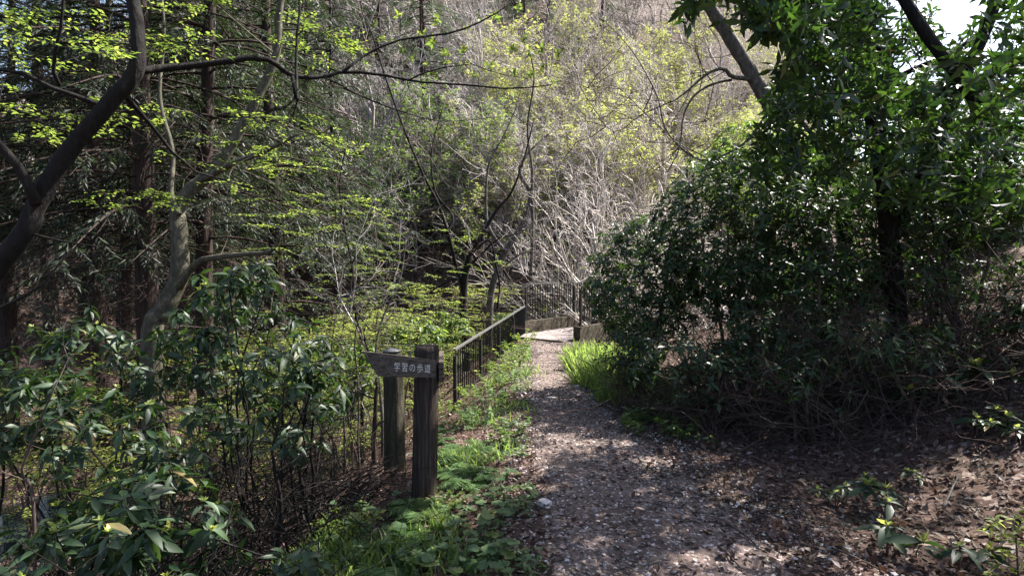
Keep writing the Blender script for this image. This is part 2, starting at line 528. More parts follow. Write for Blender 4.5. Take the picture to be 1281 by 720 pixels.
def spray(bag, mb, rng, c, h, L, n, size, droop=0.12, r=0.004):
    """a flat twig with leaves to both sides"""
    h = nrm(h)
    side = nrm(np.cross(h, [0, 0, 1]))
    t = np.linspace(0, 1, 5)[:, None]
    pts = c + h * L * t + np.array([0, 0, -droop * L]) * t * t + side * rng.uniform(-.12, .12) * L * t * t
    mb.tube(pts, np.linspace(r, r * 0.4, 5), 3, cap=False)
    k = np.arange(n)
    tt = 0.12 + 0.88 * k / max(n - 1, 1)
    p = c + h * L * tt[:, None] + np.array([0, 0, -droop * L]) * (tt ** 2)[:, None]
    sg = np.where(k % 2, 1, -1)[:, None]
    D = h * 0.75 + side * sg * rng.uniform(0.5, 1.1, (n, 1)) + np.array([0, 0, 1]) * rng.normal(-0.08, 0.22, (n, 1))
    N = np.array([0, 0, 1.0]) + rng.normal(0, 0.28, (n, 3))
    bag.add(p, D, N, size * rng.uniform(0.6, 1.15, n))


def curve(pts, n):
    """Catmull-Rom through control points, resampled"""
    p = np.asarray(pts, float)
    if len(p) == 2: p = np.stack([p[0], (p[0] + p[1]) / 2, p[1]])
    q = np.concatenate([[2 * p[0] - p[1]], p, [2 * p[-1] - p[-2]]])
    m = len(p) - 1
    s = np.linspace(0, m, n)
    i = np.minimum(s.astype(int), m - 1)
    f = (s - i)[:, None]
    a, b, c, d = q[i], q[i + 1], q[i + 2], q[i + 3]
    return 0.5 * (2 * b + (c - a) * f + (2 * a - 5 * b + 4 * c - d) * f * f + (3 * b - a - 3 * c + d) * f ** 3)


class Skel:
    """wood of one plant: limbs drawn by hand plus branches grown out to given shoot tips"""
    def __init__(s, seed):
        s.rng = np.random.RandomState(seed)
        s.mb = MB()
        s.np_, s.nr = np.zeros((0, 3)), np.zeros(0)

    def limb(s, pts, r0, r1, n=None, k=8, rough=0.08, wob=0.0):
        pts = np.asarray(pts, float)
        L = np.linalg.norm(np.diff(pts, axis=0), axis=1).sum()
        n = n or max(6, int(L / 0.12))
        c = curve(pts, n)
        if wob: c[1:] += np.cumsum(s.rng.normal(0, wob, (n - 1, 3)), 0) * 0.5
        r = r0 + (r1 - r0) * np.linspace(0, 1, n)
        s.mb.tube(c, r, k, rough, s.rng)
        s.np_ = np.concatenate([s.np_, c])
        s.nr = np.concatenate([s.nr, r])
        return c

    def attach(s, c, rtip=0.003, k=4, up=0.25, rmax=0.02, wob=0.06, climb=0.6):
        c = np.asarray(c, float)
        v = s.np_ - c
        cost = np.linalg.norm(v, axis=1) + climb * np.maximum(v[:, 2], 0)
        i = int(np.argmin(cost))
        a, ra = s.np_[i], min(s.nr[i] * 0.7, rmax)
        L = np.linalg.norm(c - a)
        n = max(4, int(L / 0.10))
        mid = (a + c) / 2 + np.array([0, 0, -up * L * 0.5]) + s.rng.normal(0, wob, 3) * L
        p = curve([a, mid, c], n)
        r = np.linspace(max(ra, rtip), rtip, n)
        s.mb.tube(p, r, k, cap=False)
        s.np_ = np.concatenate([s.np_, p[1:]])
        s.nr = np.concatenate([s.nr, r[1:]])
        return nrm(p[-1] - p[-2])


def grow(rng, out, p, d, L, r, lvl, sp):
    n = sp['seg'][lvl]
    pts = [p]
    d = nrm(d)
    for i in range(n):
        d = nrm(d + rng.normal(0, sp['wob'], 3) + np.array([0, 0, sp['up'][lvl]]))
        pts.append(pts[-1] + d * L / n)
    pts = np.array(pts)
    rad = np.linspace(r, r * (0.35 if lvl else 0.25), n + 1)
    out.append((pts, rad, lvl))
    if lvl < len(sp['kids']):
        m = sp['kids'][lvl]
        for j in range(m):
            t = sp['t0'] + (1 - sp['t0']) * (j + rng.rand()) / m
            f = t * n
            i = min(int(f), n - 1)
            q = pts[i] + (pts[i + 1] - pts[i]) * (f - i)
            ax = nrm(pts[i + 1] - pts[i])
            perp = nrm(np.cross(ax, rng.normal(0, 1, 3)))
            an = rng.uniform(*sp['ang'])
            dd = math.cos(an) * ax + math.sin(an) * perp
            grow(rng, out, q, dd, L * sp['ratio'][lvl] * (1.15 - 0.6 * t) * rng.uniform(0.7, 1.2), max(rad[i] * 0.55, sp['rmin']), lvl + 1, sp)

# ================================================================== THE SETTING
def axis_coords(lo, hi, fine_lo, fine_hi, step, grow_):
    c = list(np.arange(fine_lo, fine_hi, step))
    s = step
    x = fine_hi
    while x < hi:
        c.append(x); s *= grow_; x += s
    c.append(hi)
    s, x = step, fine_lo - step
    while x > lo:
        c.append(x); s *= grow_; x -= s
    c.append(lo)
    return np.array(sorted(set(np.round(c, 4))))


def sheet(name, X, Y, Z, mat):
    ny, nx = X.shape
    b = MB()
    i = np.arange(ny - 1)[:, None] * nx
    j = np.arange(nx - 1)[None]
    b.add(np.stack([X, Y, Z], -1).reshape(-1, 3), np.stack([i + j, i + j + 1, i + nx + j + 1, i + nx + j], -1).reshape(-1, 4))
    return tag(b.build(name, mat), kind='structure')


gx = axis_coords(-260, 260, -5, 6, 0.085, 1.05)
gy = axis_coords(-60, 330, 0.5, 16, 0.085, 1.045)
X, Y = np.meshgrid(gx, gy)
Z = height(X, Y)
inpath = (np.abs(X - path_c(Y)) < path_w(Y) / 2 - 0.12) & (Y < 14.3) & (Y > -5)
Z = Z - 0.05 * inpath
sheet('ground', X, Y, Z, M['litter_ground'])

py_ = np.arange(-6, 14.6, 0.06)
tt = np.linspace(-1, 1, 31)
XX = path_c(py_)[:, None] + tt[None] * (path_w(py_)[:, None] / 2 * (1 + 0.10 * vnoise(py_ * 2.3, py_ * 1.1, 7)[:, None]))
YY = np.broadcast_to(py_[:, None], XX.shape)
ZZ = height(XX, YY) + 0.012 * (1 - np.abs(tt[None]) ** 6 * 3.5) + 0.010 * vnoise(XX * 9, YY * 9, 5) + 0.012 * vnoise(XX * 3, YY * 2.2, 6)
sheet('path', XX, YY, ZZ, M['path'])

# the stream in the gully
t = np.linspace(0, 1, 120)
cl = curve(np.stack([GX, GY, np.full(len(GX), -2.62)], -1), 160)
tg = nrm(np.gradient(cl, axis=0))
sd = np.stack([-tg[:, 1], tg[:, 0], 0 * tg[:, 0]], -1)
ww = np.linspace(-1.25, 1.25, 9)
SX = cl[:, None] + sd[:, None] * ww[None, :, None]
sheet('stream', SX[..., 0], SX[..., 1], SX[..., 2], M['water'])

# ---- leaf litter and gravel (nobody could count it)
rng = np.random.RandomState(11)


def scatter(n, ymin, ymax, xlo, xhi, pw=1.7):
    y = ymin * (ymax / ymin) ** (rng.rand(n) ** (1 / pw) * 1.0)
    x = xlo(y) + (xhi(y) - xlo(y)) * rng.rand(n)
    return x, y


def litter(name, x, y, size, tm, mat, tilt, lift=0.004):
    e = 0.03
    z = height(x, y)
    nn = nrm(np.stack([-(height(x + e, y) - z) / e, -(height(x, y + e) - z) / e, np.ones_like(x)], -1) + rng.normal(0, tilt, (len(x), 3)))
    d = rng.normal(0, 1, (len(x), 3))
    d = nrm(d - (d * nn).sum(1, keepdims=True) * nn)
    b = MB()
    b.leaves(np.stack([x, y, z + lift + 0.012 * rng.rand(len(x))], -1), d, nn, size, tm)
    return tag(b.build(name, mat, smooth=False), kind='stuff')


x, y = scatter(80000, 2.0, 16, lambda y: path_c(y) + 0.1 - 0.9 * y, lambda y: path_c(y) + 0.2 + 0.75 * y)
u = np.abs(x - path_c(y)) / (path_w(y) / 2)
keep = (u > 0.85) | (rng.rand(len(x)) < 0.24 + 0.6 * np.clip(u, 0, 1) ** 2 * (x > path_c(y)))
x, y = x[keep], y[keep]
litter('leaf_litter', x, y, 0.018 + 0.06 * rng.rand(len(x)) ** 1.5, T_SMALL, M['flake'], 0.5)
x, y = scatter(34000, 2.2, 14, lambda y: path_c(y) - path_w(y) * 0.62, lambda y: path_c(y) + path_w(y) * (0.62 + 0.35 * np.exp(-y / 4)))
u = np.abs(x - path_c(y) - 0.12 * np.sin(y * 0.9)) / (path_w(y) / 2)
keep = rng.rand(len(x)) < 0.6 + 0.4 * sstep(0.1, 0.7, u)
x, y = x[keep], y[keep]
litter('gravel', x, y, 0.007 + 0.026 * rng.rand(len(x)) ** 4, dict(v=[(-.5, -.3, 0), (.4, -.45, .1), (.55, .3, 0), (-.3, .5, .12), (0.05, 0, .38)], q=[],
       t=[(0, 1, 4), (1, 2, 4), (2, 3, 4), (3, 0, 4)]), M['chip'], 0.25, 0.006)
# litter on the far hillside
x = rng.uniform(-25, 20, 24000)
y = 18 + 18 * rng.rand(24000) ** 1.3
litter('hill_litter', x, y, rng.uniform(0.12, 0.30, len(x)), T_SMALL, M['flake'], 0.5, 0.02)

# ================================================================== FOOTBRIDGE, RAILINGS, SIGN POST
def railing_pieces(parent, pts_base, h, n_bal, post_at, prefix=None, kerb_gap=0.08):
    """a straight iron railing from pts_base[0] to pts_base[1]"""
    a, b = (np.asarray(p, float) for p in pts_base)
    o = np.asarray(parent['origin']) if 'origin' in parent else np.zeros(3)
    d = nrm((b - a) * [1, 1, 0])
    s = np.array([-d[1], d[0], 0])
    up = np.array([0, 0, 1.0])
    sl = (b - a)
    m = MB(); m.box((a + b) / 2 + up * h, sl / 2 + d * 0.02, s * 0.022, up * 0.014); m.build('top_rail', M['rail_top'], parent, o, False)
    m = MB(); m.box((a + b) / 2 + up * (kerb_gap + 0.03), sl / 2, s * 0.014, up * 0.012); m.build('bottom_rail', M['iron'], parent, o, False)
    for t in post_at:
        m = MB()
        p = a + sl * t
        m.box(p + up * (h - 0.014 - 0.16) / 2 - up * 0.08, d * 0.024, s * 0.024, up * (h - 0.014 + 0.16) / 2)
        m.box(p + up * 0.012, d * 0.05, s * 0.05, up * 0.008)
        m.build('post', M['iron'], parent, o, False)
    for k in range(n_bal):
        t = (k + 0.5) / n_bal
        if min(abs(t - q) for q in post_at) < 0.3 / n_bal: continue
        p = a + sl * t
        m = MB(); m.tube([p + up * (kerb_gap + 0.042), p + up * (h - 0.014)], 0.012, 6, cap=False)
        m.build('baluster', M['iron'], parent, o, False)


fence = thing('path_railing', 'black iron railing sloping along the left edge of the path, behind the signpost', 'railing', (-0.86, 8.6, -0.55))
fence['origin'] = [-0.86, 8.6, -0.55]
railing_pieces(fence, [P(569, 437, 8.6) - [0, 0, .9], P(656, 383, 15.0) - [0, 0, .9]], 0.9, 54, [0.0, 0.25, 0.5, 0.75, 1.0])

br = thing('footbridge', 'low footbridge with pale deck, mossy kerbs and black railings at the end of the path', 'footbridge', (0.95, 14.5, -0.15))
br['origin'] = [0.95, 14.5, -0.15]
O = np.array([0.95, 14.5, -0.15])
bd = nrm([1.49, 1.8, 0.0])
bs = np.array([-bd[1], bd[0], 0])
up = np.array([0, 0, 1.0])
LB = 6.2
c0 = np.array([1.04, 14.5, -0.15])
hw = 0.85
m = MB()
m.box(c0 + bd * (LB - 0.7) / 2 - up * 0.12, bd * (LB + 0.7) / 2, bs * hw, up * 0.13)
m.build('deck', M['deck'], br, O, False)
m = MB()
m.box(c0 - bd * 0.745 - up * 0.12, bd * 0.04, bs * (hw - 0.01), up * 0.137)
m.build('threshold', M['kerb'], br, O, False)
for sgn, ln in ((1, LB), (-1, LB)):
    m = MB()
    kc = c0 + bs * sgn * (hw + 0.105) - bd * (0.0 if sgn > 0 else 0.25)
    m.box(kc + bd * (ln / 2 - 0.05) + up * 0.11, bd * ln / 2, bs * 0.10, up * 0.22)
    m.build('kerb', M['kerb'], br, O, False)
    rl = bpy.data.objects.new('side_railing', None)
    COL.objects.link(rl)
    rl.parent = br
    rl['origin'] = list(O)
    a = kc + bd * 0.12 + up * 0.33
    railing_pieces(rl, [a, a + bd * (LB - 0.3)], 1.0, 50, [0.0, 0.4, 0.8, 1.0])
for k in (0.25, 0.75):
    m = MB()
    m.box(c0 + bd * LB * k - up * 1.4, bd * 0.2, bs * 0.6, up * 1.25)
    m.build('pier', M['kerb'], br, O, False)

# ---- sign post with a pointed board
sb = G(530, 620)
sign = thing('signpost', 'dark square-topped wooden signpost carrying an arrow board with pale Japanese lettering', 'signpost', tuple(sb))
pd = float((sb - EYE) @ FWD)


def post_mesh(base, top, r0, r1, mat, parent, name, seed, bend=0.0):
    rr = np.random.RandomState(seed)
    b = MB()
    n, k = 40, 24
    z = np.linspace(-0.35, 1, n)
    a = np.arange(k) * 2 * math.pi / k
    base, top = np.asarray(base), np.asarray(top)
    v = []
    lob = 1 + 0.035 * np.sin(a * 3 + 1) + 0.022 * np.sin(a * 5) + rr.normal(0, 0.012, k)
    for i, t in enumerate(z):
        c = base + (top - base) * t + np.array([bend * math.sin(t * 3), 0, 0])
        r = (r0 + (r1 - r0) * max(t, 0)) * lob * (1 + rr.normal(0, 0.006, k)) * (1.0 if i < n - 1 else 0.93)
        v.append(np.stack([c[0] + r * np.cos(a), c[1] + r * np.sin(a), np.full(k, c[2])], -1))
    v = np.concatenate(v + [np.array([top + [0, 0, 0.004]])])
    i = np.arange(n - 1)[:, None] * k
    j = np.arange(k)[None]
    q = np.stack([i + j, i + (j + 1) % k, i + k + (j + 1) % k, i + k + j], -1).reshape(-1, 4)
    tr = [((n - 1) * k + q_, (n - 1) * k + (q_ + 1) % k, n * k) for q_ in range(k)]
    b.add(v, q, tr)
    return b.build(name, mat, parent, tuple(base), True)


ptop = P(534.5, 431, pd)
post_mesh(sb, (ptop[0], sb[1], ptop[2]), 0.092, 0.088, M['post_dark'], sign, 'post', 1)
m = MB()
tp = np.array([ptop[0], sb[1], ptop[2]])

m.tube([tp - up * 0.045, tp - up * 0.035], 0.0925, 24, cap=False)
m.build('collar', M['iron'], sign, tuple(sb))
# the board: outline traced, then given its own plane and thickness
dl, dr = pd - 0.24, pd - 0.125
o2 = [P(453, 439, dl - .02), P(545, 450, dr), P(545, 472.5, dr), P(473, 470.5, dl)]


def slab(pts, thick, back):
    pts = np.array(pts)
    nrm_ = nrm(np.cross(pts[1] - pts[0], pts[-1] - pts[0]))
    if nrm_ @ back < 0: nrm_ = -nrm_
    n = len(pts)
    b = MB()
    v = np.concatenate([pts, pts + nrm_ * thick])
    c1, c2 = pts.mean(0), pts.mean(0) + nrm_ * thick
    v = np.concatenate([v, [c1, c2]])
    b.add(v, [(i, (i + 1) % n, n + (i + 1) % n, n + i) for i in range(n)],
          [(i, (i + 1) % n, 2 * n) for i in range(n)] + [(n + (i + 1) % n, n + i, 2 * n + 1) for i in range(n)])
    return b, nrm_


o2 = np.array(o2)
n0 = nrm(np.cross(o2[1] - o2[0], o2[3] - o2[0]))
o2 = o2 - ((o2 - o2[0]) @ n0)[:, None] * n0           # make it planar
b_, bn = slab(o2, 0.038, FWD)
board = b_.build('arrow_board', M['board'], sign, tuple(sb), False)


def on_board(px, py):
    r = FWD + RIGHT * (px - 640.5) / FPX + UP * (360.0 - py) / FPX
    t = ((o2[0] - EYE) @ bn) / (r @ bn)
    return EYE + r * t


# routed groove lines round the face, as in the photo: a slanted band at the pointed end and thin borders
m = MB()
for p, q, w in (((474.5, 445.5), (491, 468.5), 0.0028), ((456, 440.2), (474.5, 469.2), 0.003), ((475, 445.2), (543, 452.2), 0.002), ((492, 468.8), (543, 470.4), 0.002)):
    A, B = on_board(*p) - bn * 0.0015, on_board(*q) - bn * 0.0015
    d = nrm(B - A)
    m.box((A + B) / 2, (B - A) / 2, np.cross(d, bn) * w, bn * 0.0015)
m.build('border', M['board_edge'], board, tuple(sb), False)
# lettering
cu = bpy.data.curves.new('lettering', 'FONT')
cu.body = '学習の歩道'
cu.size = 1.0
cu.space_character = 1.32
cu.extrude = 0.0
cu.resolution_u = 3
to = bpy.data.objects.new('text_tmp', cu)
COL.objects.link(to)
bpy.context.view_layer.update()
me = bpy.data.meshes.new_from_object(to.evaluated_get(bpy.context.evaluated_depsgraph_get()))
bpy.data.objects.remove(to)
vv = np.array([v.co[:] for v in me.vertices])
lo, hi = vv.min(0), vv.max(0)
p00, p10, p01 = on_board(493.0, 464.0), on_board(538.5, 466.3), on_board(493.0, 452.3)
f = (vv - lo) / (hi - lo + 1e-9)
new = p00 + f[:, :1] * (p10 - p00) + f[:, 1:2] * (p01 - p00) * (1 - 0.07 * f[:, :1]) - bn * 0.0025 - sb
me.vertices.foreach_set('co', new.astype(np.float32).ravel())
me.update()
me.materials.clear()
me.materials.append(M['letter'])
lt = bpy.data.objects.new('lettering', me)
COL.objects.link(lt)
lt.parent = board
# second board seen edge-on at the right of the post
m = MB()
ra = P(552, 452, pd + 0.0)
dd = nrm([-0.12, 1.0, 0])
m.box(ra + dd * 0.22 - up * 0.065, dd * 0.30, np.array([dd[1], -dd[0], 0]) * 0.018, up * 0.068)
m.build('side_board', M['board'], sign, tuple(sb), False)
m = MB()
c = tp - up * 0.22 + np.array([0.02, -0.090, 0])
m.tube([c, c - FWD * 0.012], 0.009, 8)
m.build('bolt', M['rail_top'], sign, tuple(sb))

p2 = G(493, 590)
post2 = thing('wooden_post', 'bare greenish grey round wooden post standing behind the signpost', 'post', tuple(p2))
d2 = float((p2 - EYE) @ FWD)
q2 = P(491, 438, d2)
post_mesh(p2, (q2[0], p2[1], q2[2]), 0.088, 0.080, M['post_grey'], post2, 'post_body', 4, 0.006)
m = MB()
m.tube([np.array([q2[0], p2[1], q2[2]]) + up * 0.003, np.array([q2[0], p2[1], q2[2]]) + up * 0.006], [0.082, 0.079], 20)
m.build('cap', M['rail_top'], post2, tuple(p2))

# ================================================================== TREES DRAWN BY HAND
def finish(sk, root, base, wood_name, wood_mat, bags=()):
    sk.mb.build(wood_name, wood_mat, root, tuple(base))
    for nm, mb, mt in bags:
        if mb.v: mb.build(nm, mt, root, tuple(base))


def px_limb(pts, d0, d1):
    n = len(pts)
    return [P(p[0], p[1], (p[2] if len(p) > 2 else d0 + (d1 - d0) * i / (n - 1))) for i, p in enumerate(pts)]


def flat_sprays(sk, bag, rng, centres, size, n=12, L=0.34, k=3, away=None, rmax=0.012, climb=0.3, tip=0.0022):
    """layered sprays of small leaves at shoot tips, joined to the wood by thin branches"""
    for c in centres:
        d = sk.attach(c, tip, 3, 0.10, rmax, 0.10, climb)
        h = d.copy(); h[2] *= 0.3
        if np.linalg.norm(h) < 0.2: h = rng.normal(0, 1, 3) * [1, 1, 0.1]
        for j in range(k):
            a = rng.uniform(-1.1, 1.1)
            hh = np.array([h[0] * math.cos(a) - h[1] * math.sin(a), h[0] * math.sin(a) + h[1] * math.cos(a), h[2] * 0.3])
            spray(bag, sk.mb, rng, np.asarray(c) - nrm(hh) * L * 0.25, hh, L * rng.uniform(0.7, 1.3), int(n * rng.uniform(.7, 1.2)), size, r=tip)


# ---- the black-barked tree at the left edge
base = np.array([-3.35, 2.75, H(-3.35, 2.75)])
T = thing('maple_tree', 'black-barked tree leaning in from the left edge with one long bare limb across the top', 'tree', tuple(base))
sk = Skel(21)
sk.limb([base - [0.05, 0, .3], base + [0.1, 0, 0.5]] + px_limb([(-110, 440), (-30, 362), (30, 292), (46, 255), (85, 190), (138, 128), (170, 88), (172, 40), (163, -20), (150, -110), (160, -260)], 2.72, 2.9), 0.056, 0.026, k=12, rough=0.10)
main = sk.limb(px_limb([(170, 90), (198, 86), (255, 81), (320, 72), (345, 80), (366, 95), (400, 97), (430, 90), (480, 94), (520, 102), (580, 106), (640, 111), (690, 106)], 2.85, 4.1), 0.022, 0.004, k=8)
sk.limb(px_limb([(46, 255), (28, 215), (0, 182), (-40, 140)], 2.74, 2.6), 0.026, 0.016, k=8)
sk.limb(px_limb([(430, 90), (455, 70), (500, 50), (560, 42), (600, 28), (640, 2), (655, -30)], 3.35, 4.0), 0.010, 0.004, k=6)
sk.limb(px_limb([(510, 101), (540, 88), (590, 80), (620, 92), (660, 98)], 3.6, 4.0), 0.006, 0.002, k=5)
sk.limb(px_limb([(366, 95), (372, 130), (370, 60), (375, 10), (372, -40)], 3.15, 3.3), 0.010, 0.006, k=5)
sk.limb(px_limb([(152, 116), (170, 135), (190, 158), (215, 190), (245, 215), (290, 228), (325, 238)], 2.85, 3.5), 0.014, 0.003, k=6)
sk.limb(px_limb([(132, 134), (100, 122), (65, 110), (30, 92), (-10, 86), (-70, 60)], 2.85, 2.6), 0.015, 0.007, k=6)
sk.limb(px_limb([(75, 108), (66, 85), (72, 50), (80, 10), (70, -40)], 2.8, 2.6), 0.010, 0.004, k=6)
sk.limb(px_limb([(38, 292), (80, 302), (130, 309)], 2.75, 2.9), 0.008, 0.003, k=5)
sk.limb(px_limb([(430, 110), (470, 128), (520, 145), (560, 152), (628, 146)], 3.4, 4.2), 0.007, 0.002, k=5)
sk.limb(px_limb([(405, 97), (430, 108)], 3.3, 3.4), 0.006, 0.006, k=5)
sk.limb(px_limb([(-60, 440), (0, 382), (45, 365), (70, 335), (90, 310)], 2.7, 2.9), 0.012, 0.004, k=6)
rng = np.random.RandomState(5)
bag = LeafBag()
cs = []
for (x0, y0, x1, y1, n, d0, d1) in ((-20, 15, 165, 75, 19, 2.6, 3.6), (175, 45, 255, 62, 7, 2.8, 3.2), (185, 112, 340, 205, 15, 3.0, 4.4), (330, 140, 400, 215, 10, 3.4, 4.6),
                                    (80, 135, 160, 150, 5, 2.9, 3.2), (-20, 100, 120, 200, 12, 3.0, 4.2), (370, 10, 430, 70, 9, 3.2, 4.2), (110, 235, 210, 262, 12, 3.6, 4.6),
                                    (-20, -120, 400, -20, 26, 2.4, 4.2)):
    for _ in range(n): cs.append(P(rng.uniform(x0, x1), rng.uniform(y0, y1), rng.uniform(d0, d1)))
cs.sort(key=lambda c: np.min(np.linalg.norm(sk.np_ - c, axis=1)))
flat_sprays(sk, bag, rng, cs, 0.038, n=10, L=0.24, k=3, rmax=0.007)
# single tufts of fresh leaves out along the long limb
for (px, py) in ((498, 18), (545, 28), (600, 22), (540, 55), (503, 63), (527, 42), (560, 72), (556, 65), (580, 65), (598, 94), (613, 80), (641, 63), (662, 65), (678, 60), (700, 68),
                 (680, 83), (690, 100), (595, 92), (655, 50), (575, 85), (620, 20), (650, 8), (440, 60), (455, 82), (340, 46), (345, 100), (470, 28), (430, 40), (270, 2), (280, -6), (548, 93), (516, 75), (535, 80), (665, 95), (640, 90)):
    c = P(px, py, 3.3 + (px - 340) / 350 * 0.8)
    d = sk.attach(c, 0.0016, 3, 0.0, 0.003, 0.1, 0.0)
    for s_ in range(2):
        rosette(bag, rng, c + rng.normal(0, .01, 3), nrm(d * 0.5 + [0, 0, 0.3]), 5, 0.05, 0.5, 0.5, 0.02)
# bare hanging twigs
for _ in range(60):
    i = rng.randint(len(main))
    q = main[i] + rng.normal(0, 1, 3) * [0.3, 0.2, 0.18]
    sk.attach(q, 0.0012, 3, -0.2, 0.004, 0.15, 0.0)
finish(sk, T, base, 'trunk', M['bark_black'], [('crown', bag.mesh(T_SMALL), M['leaf_new'])])

# ---- the pale leaning tree
d = 7.0
g = P(196, 440, d)
base = np.array([g[0], g[1], H(g[0], g[1])])
T = thing('leaning_tree', 'pale mossy tree that bends up to the right among the dark conifer trunks', 'tree', tuple(base))
sk = Skel(22)
sk.limb([base - [0, 0, .3]] + px_limb([(190, 440), (205, 388), (224, 345), (224, 290), (223, 262), (238, 238), (268, 213), (290, 180), (318, 130), (345, 70), (352, 0), (380, -80), (390, -240)], d, d + .6), 0.135, 0.025, n=110, k=14, rough=0.10)
sk.limb(px_limb([(252, 226), (290, 205), (330, 190), (372, 168)], d, d - .7), 0.045, 0.014, k=8)
sk.limb(px_limb([(224, 360), (244, 330), (270, 322), (305, 318), (340, 314), (352, 290)], d, d - .5), 0.045, 0.018, k=8)
sk.limb(px_limb([(224, 268), (214, 240), (216, 190), (200, 120), (205, 30), (190, -100)], d, d + .6), 0.035, 0.015, k=8)
rng = np.random.RandomState(6)
bag = LeafBag()
cs = [P(rng.uniform(200, 430), rng.uniform(120, 270), rng.uniform(6.0, 8.4)) for _ in range(16)] + [P(rng.uniform(120, 480), rng.uniform(-240, 60), rng.uniform(5.5, 8.5)) for _ in range(40)] + \
     [P(rng.uniform(330, 470), rng.uniform(180, 330), rng.uniform(6.2, 8.0)) for _ in range(18)]
flat_sprays(sk, bag, rng, cs, 0.055, n=13, L=0.42, k=4)
finish(sk, T, base, 'trunk', M['bark_mossy'], [('crown', bag.mesh(T_SMALL), M['leaf_new'])])

# ---- grey leaning tree on the right with bare branches
d = 8.2
g = P(1040, 330, d)
base = np.array([g[0], g[1], H(g[0], g[1])])
T = thing('leaning_bare_tree', 'grey tree with bare twigs leaning left out of the top of the dark shrubs', 'tree', tuple(base))
sk = Skel(23)
tr = sk.limb([base - [0, 0, .3]] + px_limb([(1030, 300), (1005, 220), (985, 170), (965, 135), (948, 105), (930, 75), (905, 35), (888, 8), (870, -40), (850, -130)], d, d), 0.12, 0.075, k=12)
lb = [sk.limb(px_limb([(946, 100), (928, 98), (915, 96), (905, 86), (885, 92), (862, 112), (845, 125)], d, d - .4), 0.04, 0.01, k=7),
      sk.limb(px_limb([(915, 100), (895, 104), (870, 118), (855, 145), (850, 185), (835, 215)], d, d - .3), 0.022, 0.006, k=6),
      sk.limb(px_limb([(905, 35), (930, 10), (960, -30), (990, -90)], d, d + .3), 0.04, 0.015, k=7),
      sk.limb(px_limb([(885, 0), (850, -10), (815, -20), (790, -60)], d, d - .5), 0.035, 0.012, k=7),
      sk.limb(px_limb([(965, 135), (930, 180), (885, 200), (858, 190), (832, 160), (822, 120), (795, 70), (770, 40), (755, 25)], d, d + .6), 0.022, 0.004, k=6),
      sk.limb(px_limb([(950, 200), (905, 205), (870, 190), (845, 180), (808, 178)], d + .2, d + .5), 0.015, 0.004, k=5),
      sk.limb(px_limb([(832, 165), (800, 135), (770, 108), (735, 110)], d + .4, d + .6), 0.010, 0.003, k=5),
      sk.limb(px_limb([(845, 125), (800, 145), (770, 165), (740, 140)], d - .4, d), 0.009, 0.003, k=5)]
rng = np.random.RandomState(8)
outw = []
sp = dict(seg=[5, 4, 3], wob=0.22, up=[0.02, 0.02, 0.03], kids=[5, 4], t0=0.25, ang=(0.4, 1.0), ratio=[0.55, 0.55], rmin=0.0022)
for L_ in lb + [tr[len(tr) // 2:]]:
    for _ in range(8):
        i = rng.randint(len(L_) // 4, len(L_))
        grow(rng, outw, L_[i], nrm(rng.normal(0, 1, 3) * [1, .6, .8] + [-0.5, 0, 0.1]), rng.uniform(0.6, 1.5), 0.007, 0, sp)
tw = MB()
for p, r, l in outw: tw.tube(p, r, 3 if l else 4, cap=False)
finish(sk, T, base, 'trunk', M['bark_grey'], [('twigs', tw, M['twig_dark'])])

# ---- many-stemmed trees beyond the railing
def stem_tree(name, label, base_px, d, limbs, seed, twig_n, mat, leaf=None, lsize=0.06, ncl=0, box=None):
    g = P(*base_px, d)
    base = np.array([g[0], g[1], H(g[0], g[1])])
    T = thing(name, label, 'tree', tuple(base))
    sk = Skel(seed)
    rng = np.random.RandomState(seed)
    allp = []
    for k, (pts, r0, r1, d0, d1) in enumerate(limbs):
        w = px_limb(pts, d0, d1)
        if k == 0: w = [base - [0, 0, .2]] + w
        allp.append(sk.limb(w, r0, r1, k=9))
    tw = MB()
    out = []
    for L_ in allp:
        for _ in range(twig_n):
            i = rng.randint(len(L_) // 3, len(L_))
            grow(rng, out, L_[i], nrm(rng.normal(0, 1, 3) + [0, 0, 0.5]), rng.uniform(0.8, 2.2), 0.012, 0, sp)
    for p, r, l in out: tw.tube(p, r, 3, cap=False)
    bag = LeafBag()
    if ncl:
        cs = [P(rng.uniform(box[0], box[2]), rng.uniform(box[1], box[3]), d + rng.uniform(-1.2, 1.2)) for _ in range(ncl)]
        flat_sprays(sk, bag, rng, cs, lsize, n=12, L=0.5, k=4, tip=0.004)
    finish(sk, T, base, 'trunk', M[mat], [('twigs', tw, M['twig_grey'] if mat != 'bark_black' else M['twig_dark'])] + ([('crown', bag.mesh(T_SMALL), leaf)] if ncl else []))


stem_tree('forked_tree', 'slender forked dark tree rising just beyond the railing left of the bridge', (584, 430), 13.0,
          [([(583, 425), (580, 380), (582, 345), (588, 320)], 0.11, 0.075, 13, 13), ([(580, 375), (570, 330), (560, 290), (548, 255), (528, 215), (505, 160), (480, 90), (465, 40)], 0.05, 0.014, 13, 12.6),
           ([(588, 320), (605, 290), (622, 262), (640, 240), (655, 200), (668, 150)], 0.05, 0.014, 13, 13.4), ([(560, 290), (566, 270), (545, 240), (540, 190), (555, 130)], 0.04, 0.012, 13, 13.5),
           ([(585, 335), (602, 318), (625, 298), (660, 290)], 0.035, 0.01, 13, 12.7), ([(588, 320), (612, 300), (620, 330), (625, 355), (622, 385)], 0.03, 0.02, 12.7, 12.6),
           ([(585, 345), (560, 352), (530, 372), (510, 400)], 0.03, 0.01, 13, 12.6)], 31, 5, 'bark_black', M['leaf_new'], 0.075, 16, (470, 285, 640, 345))
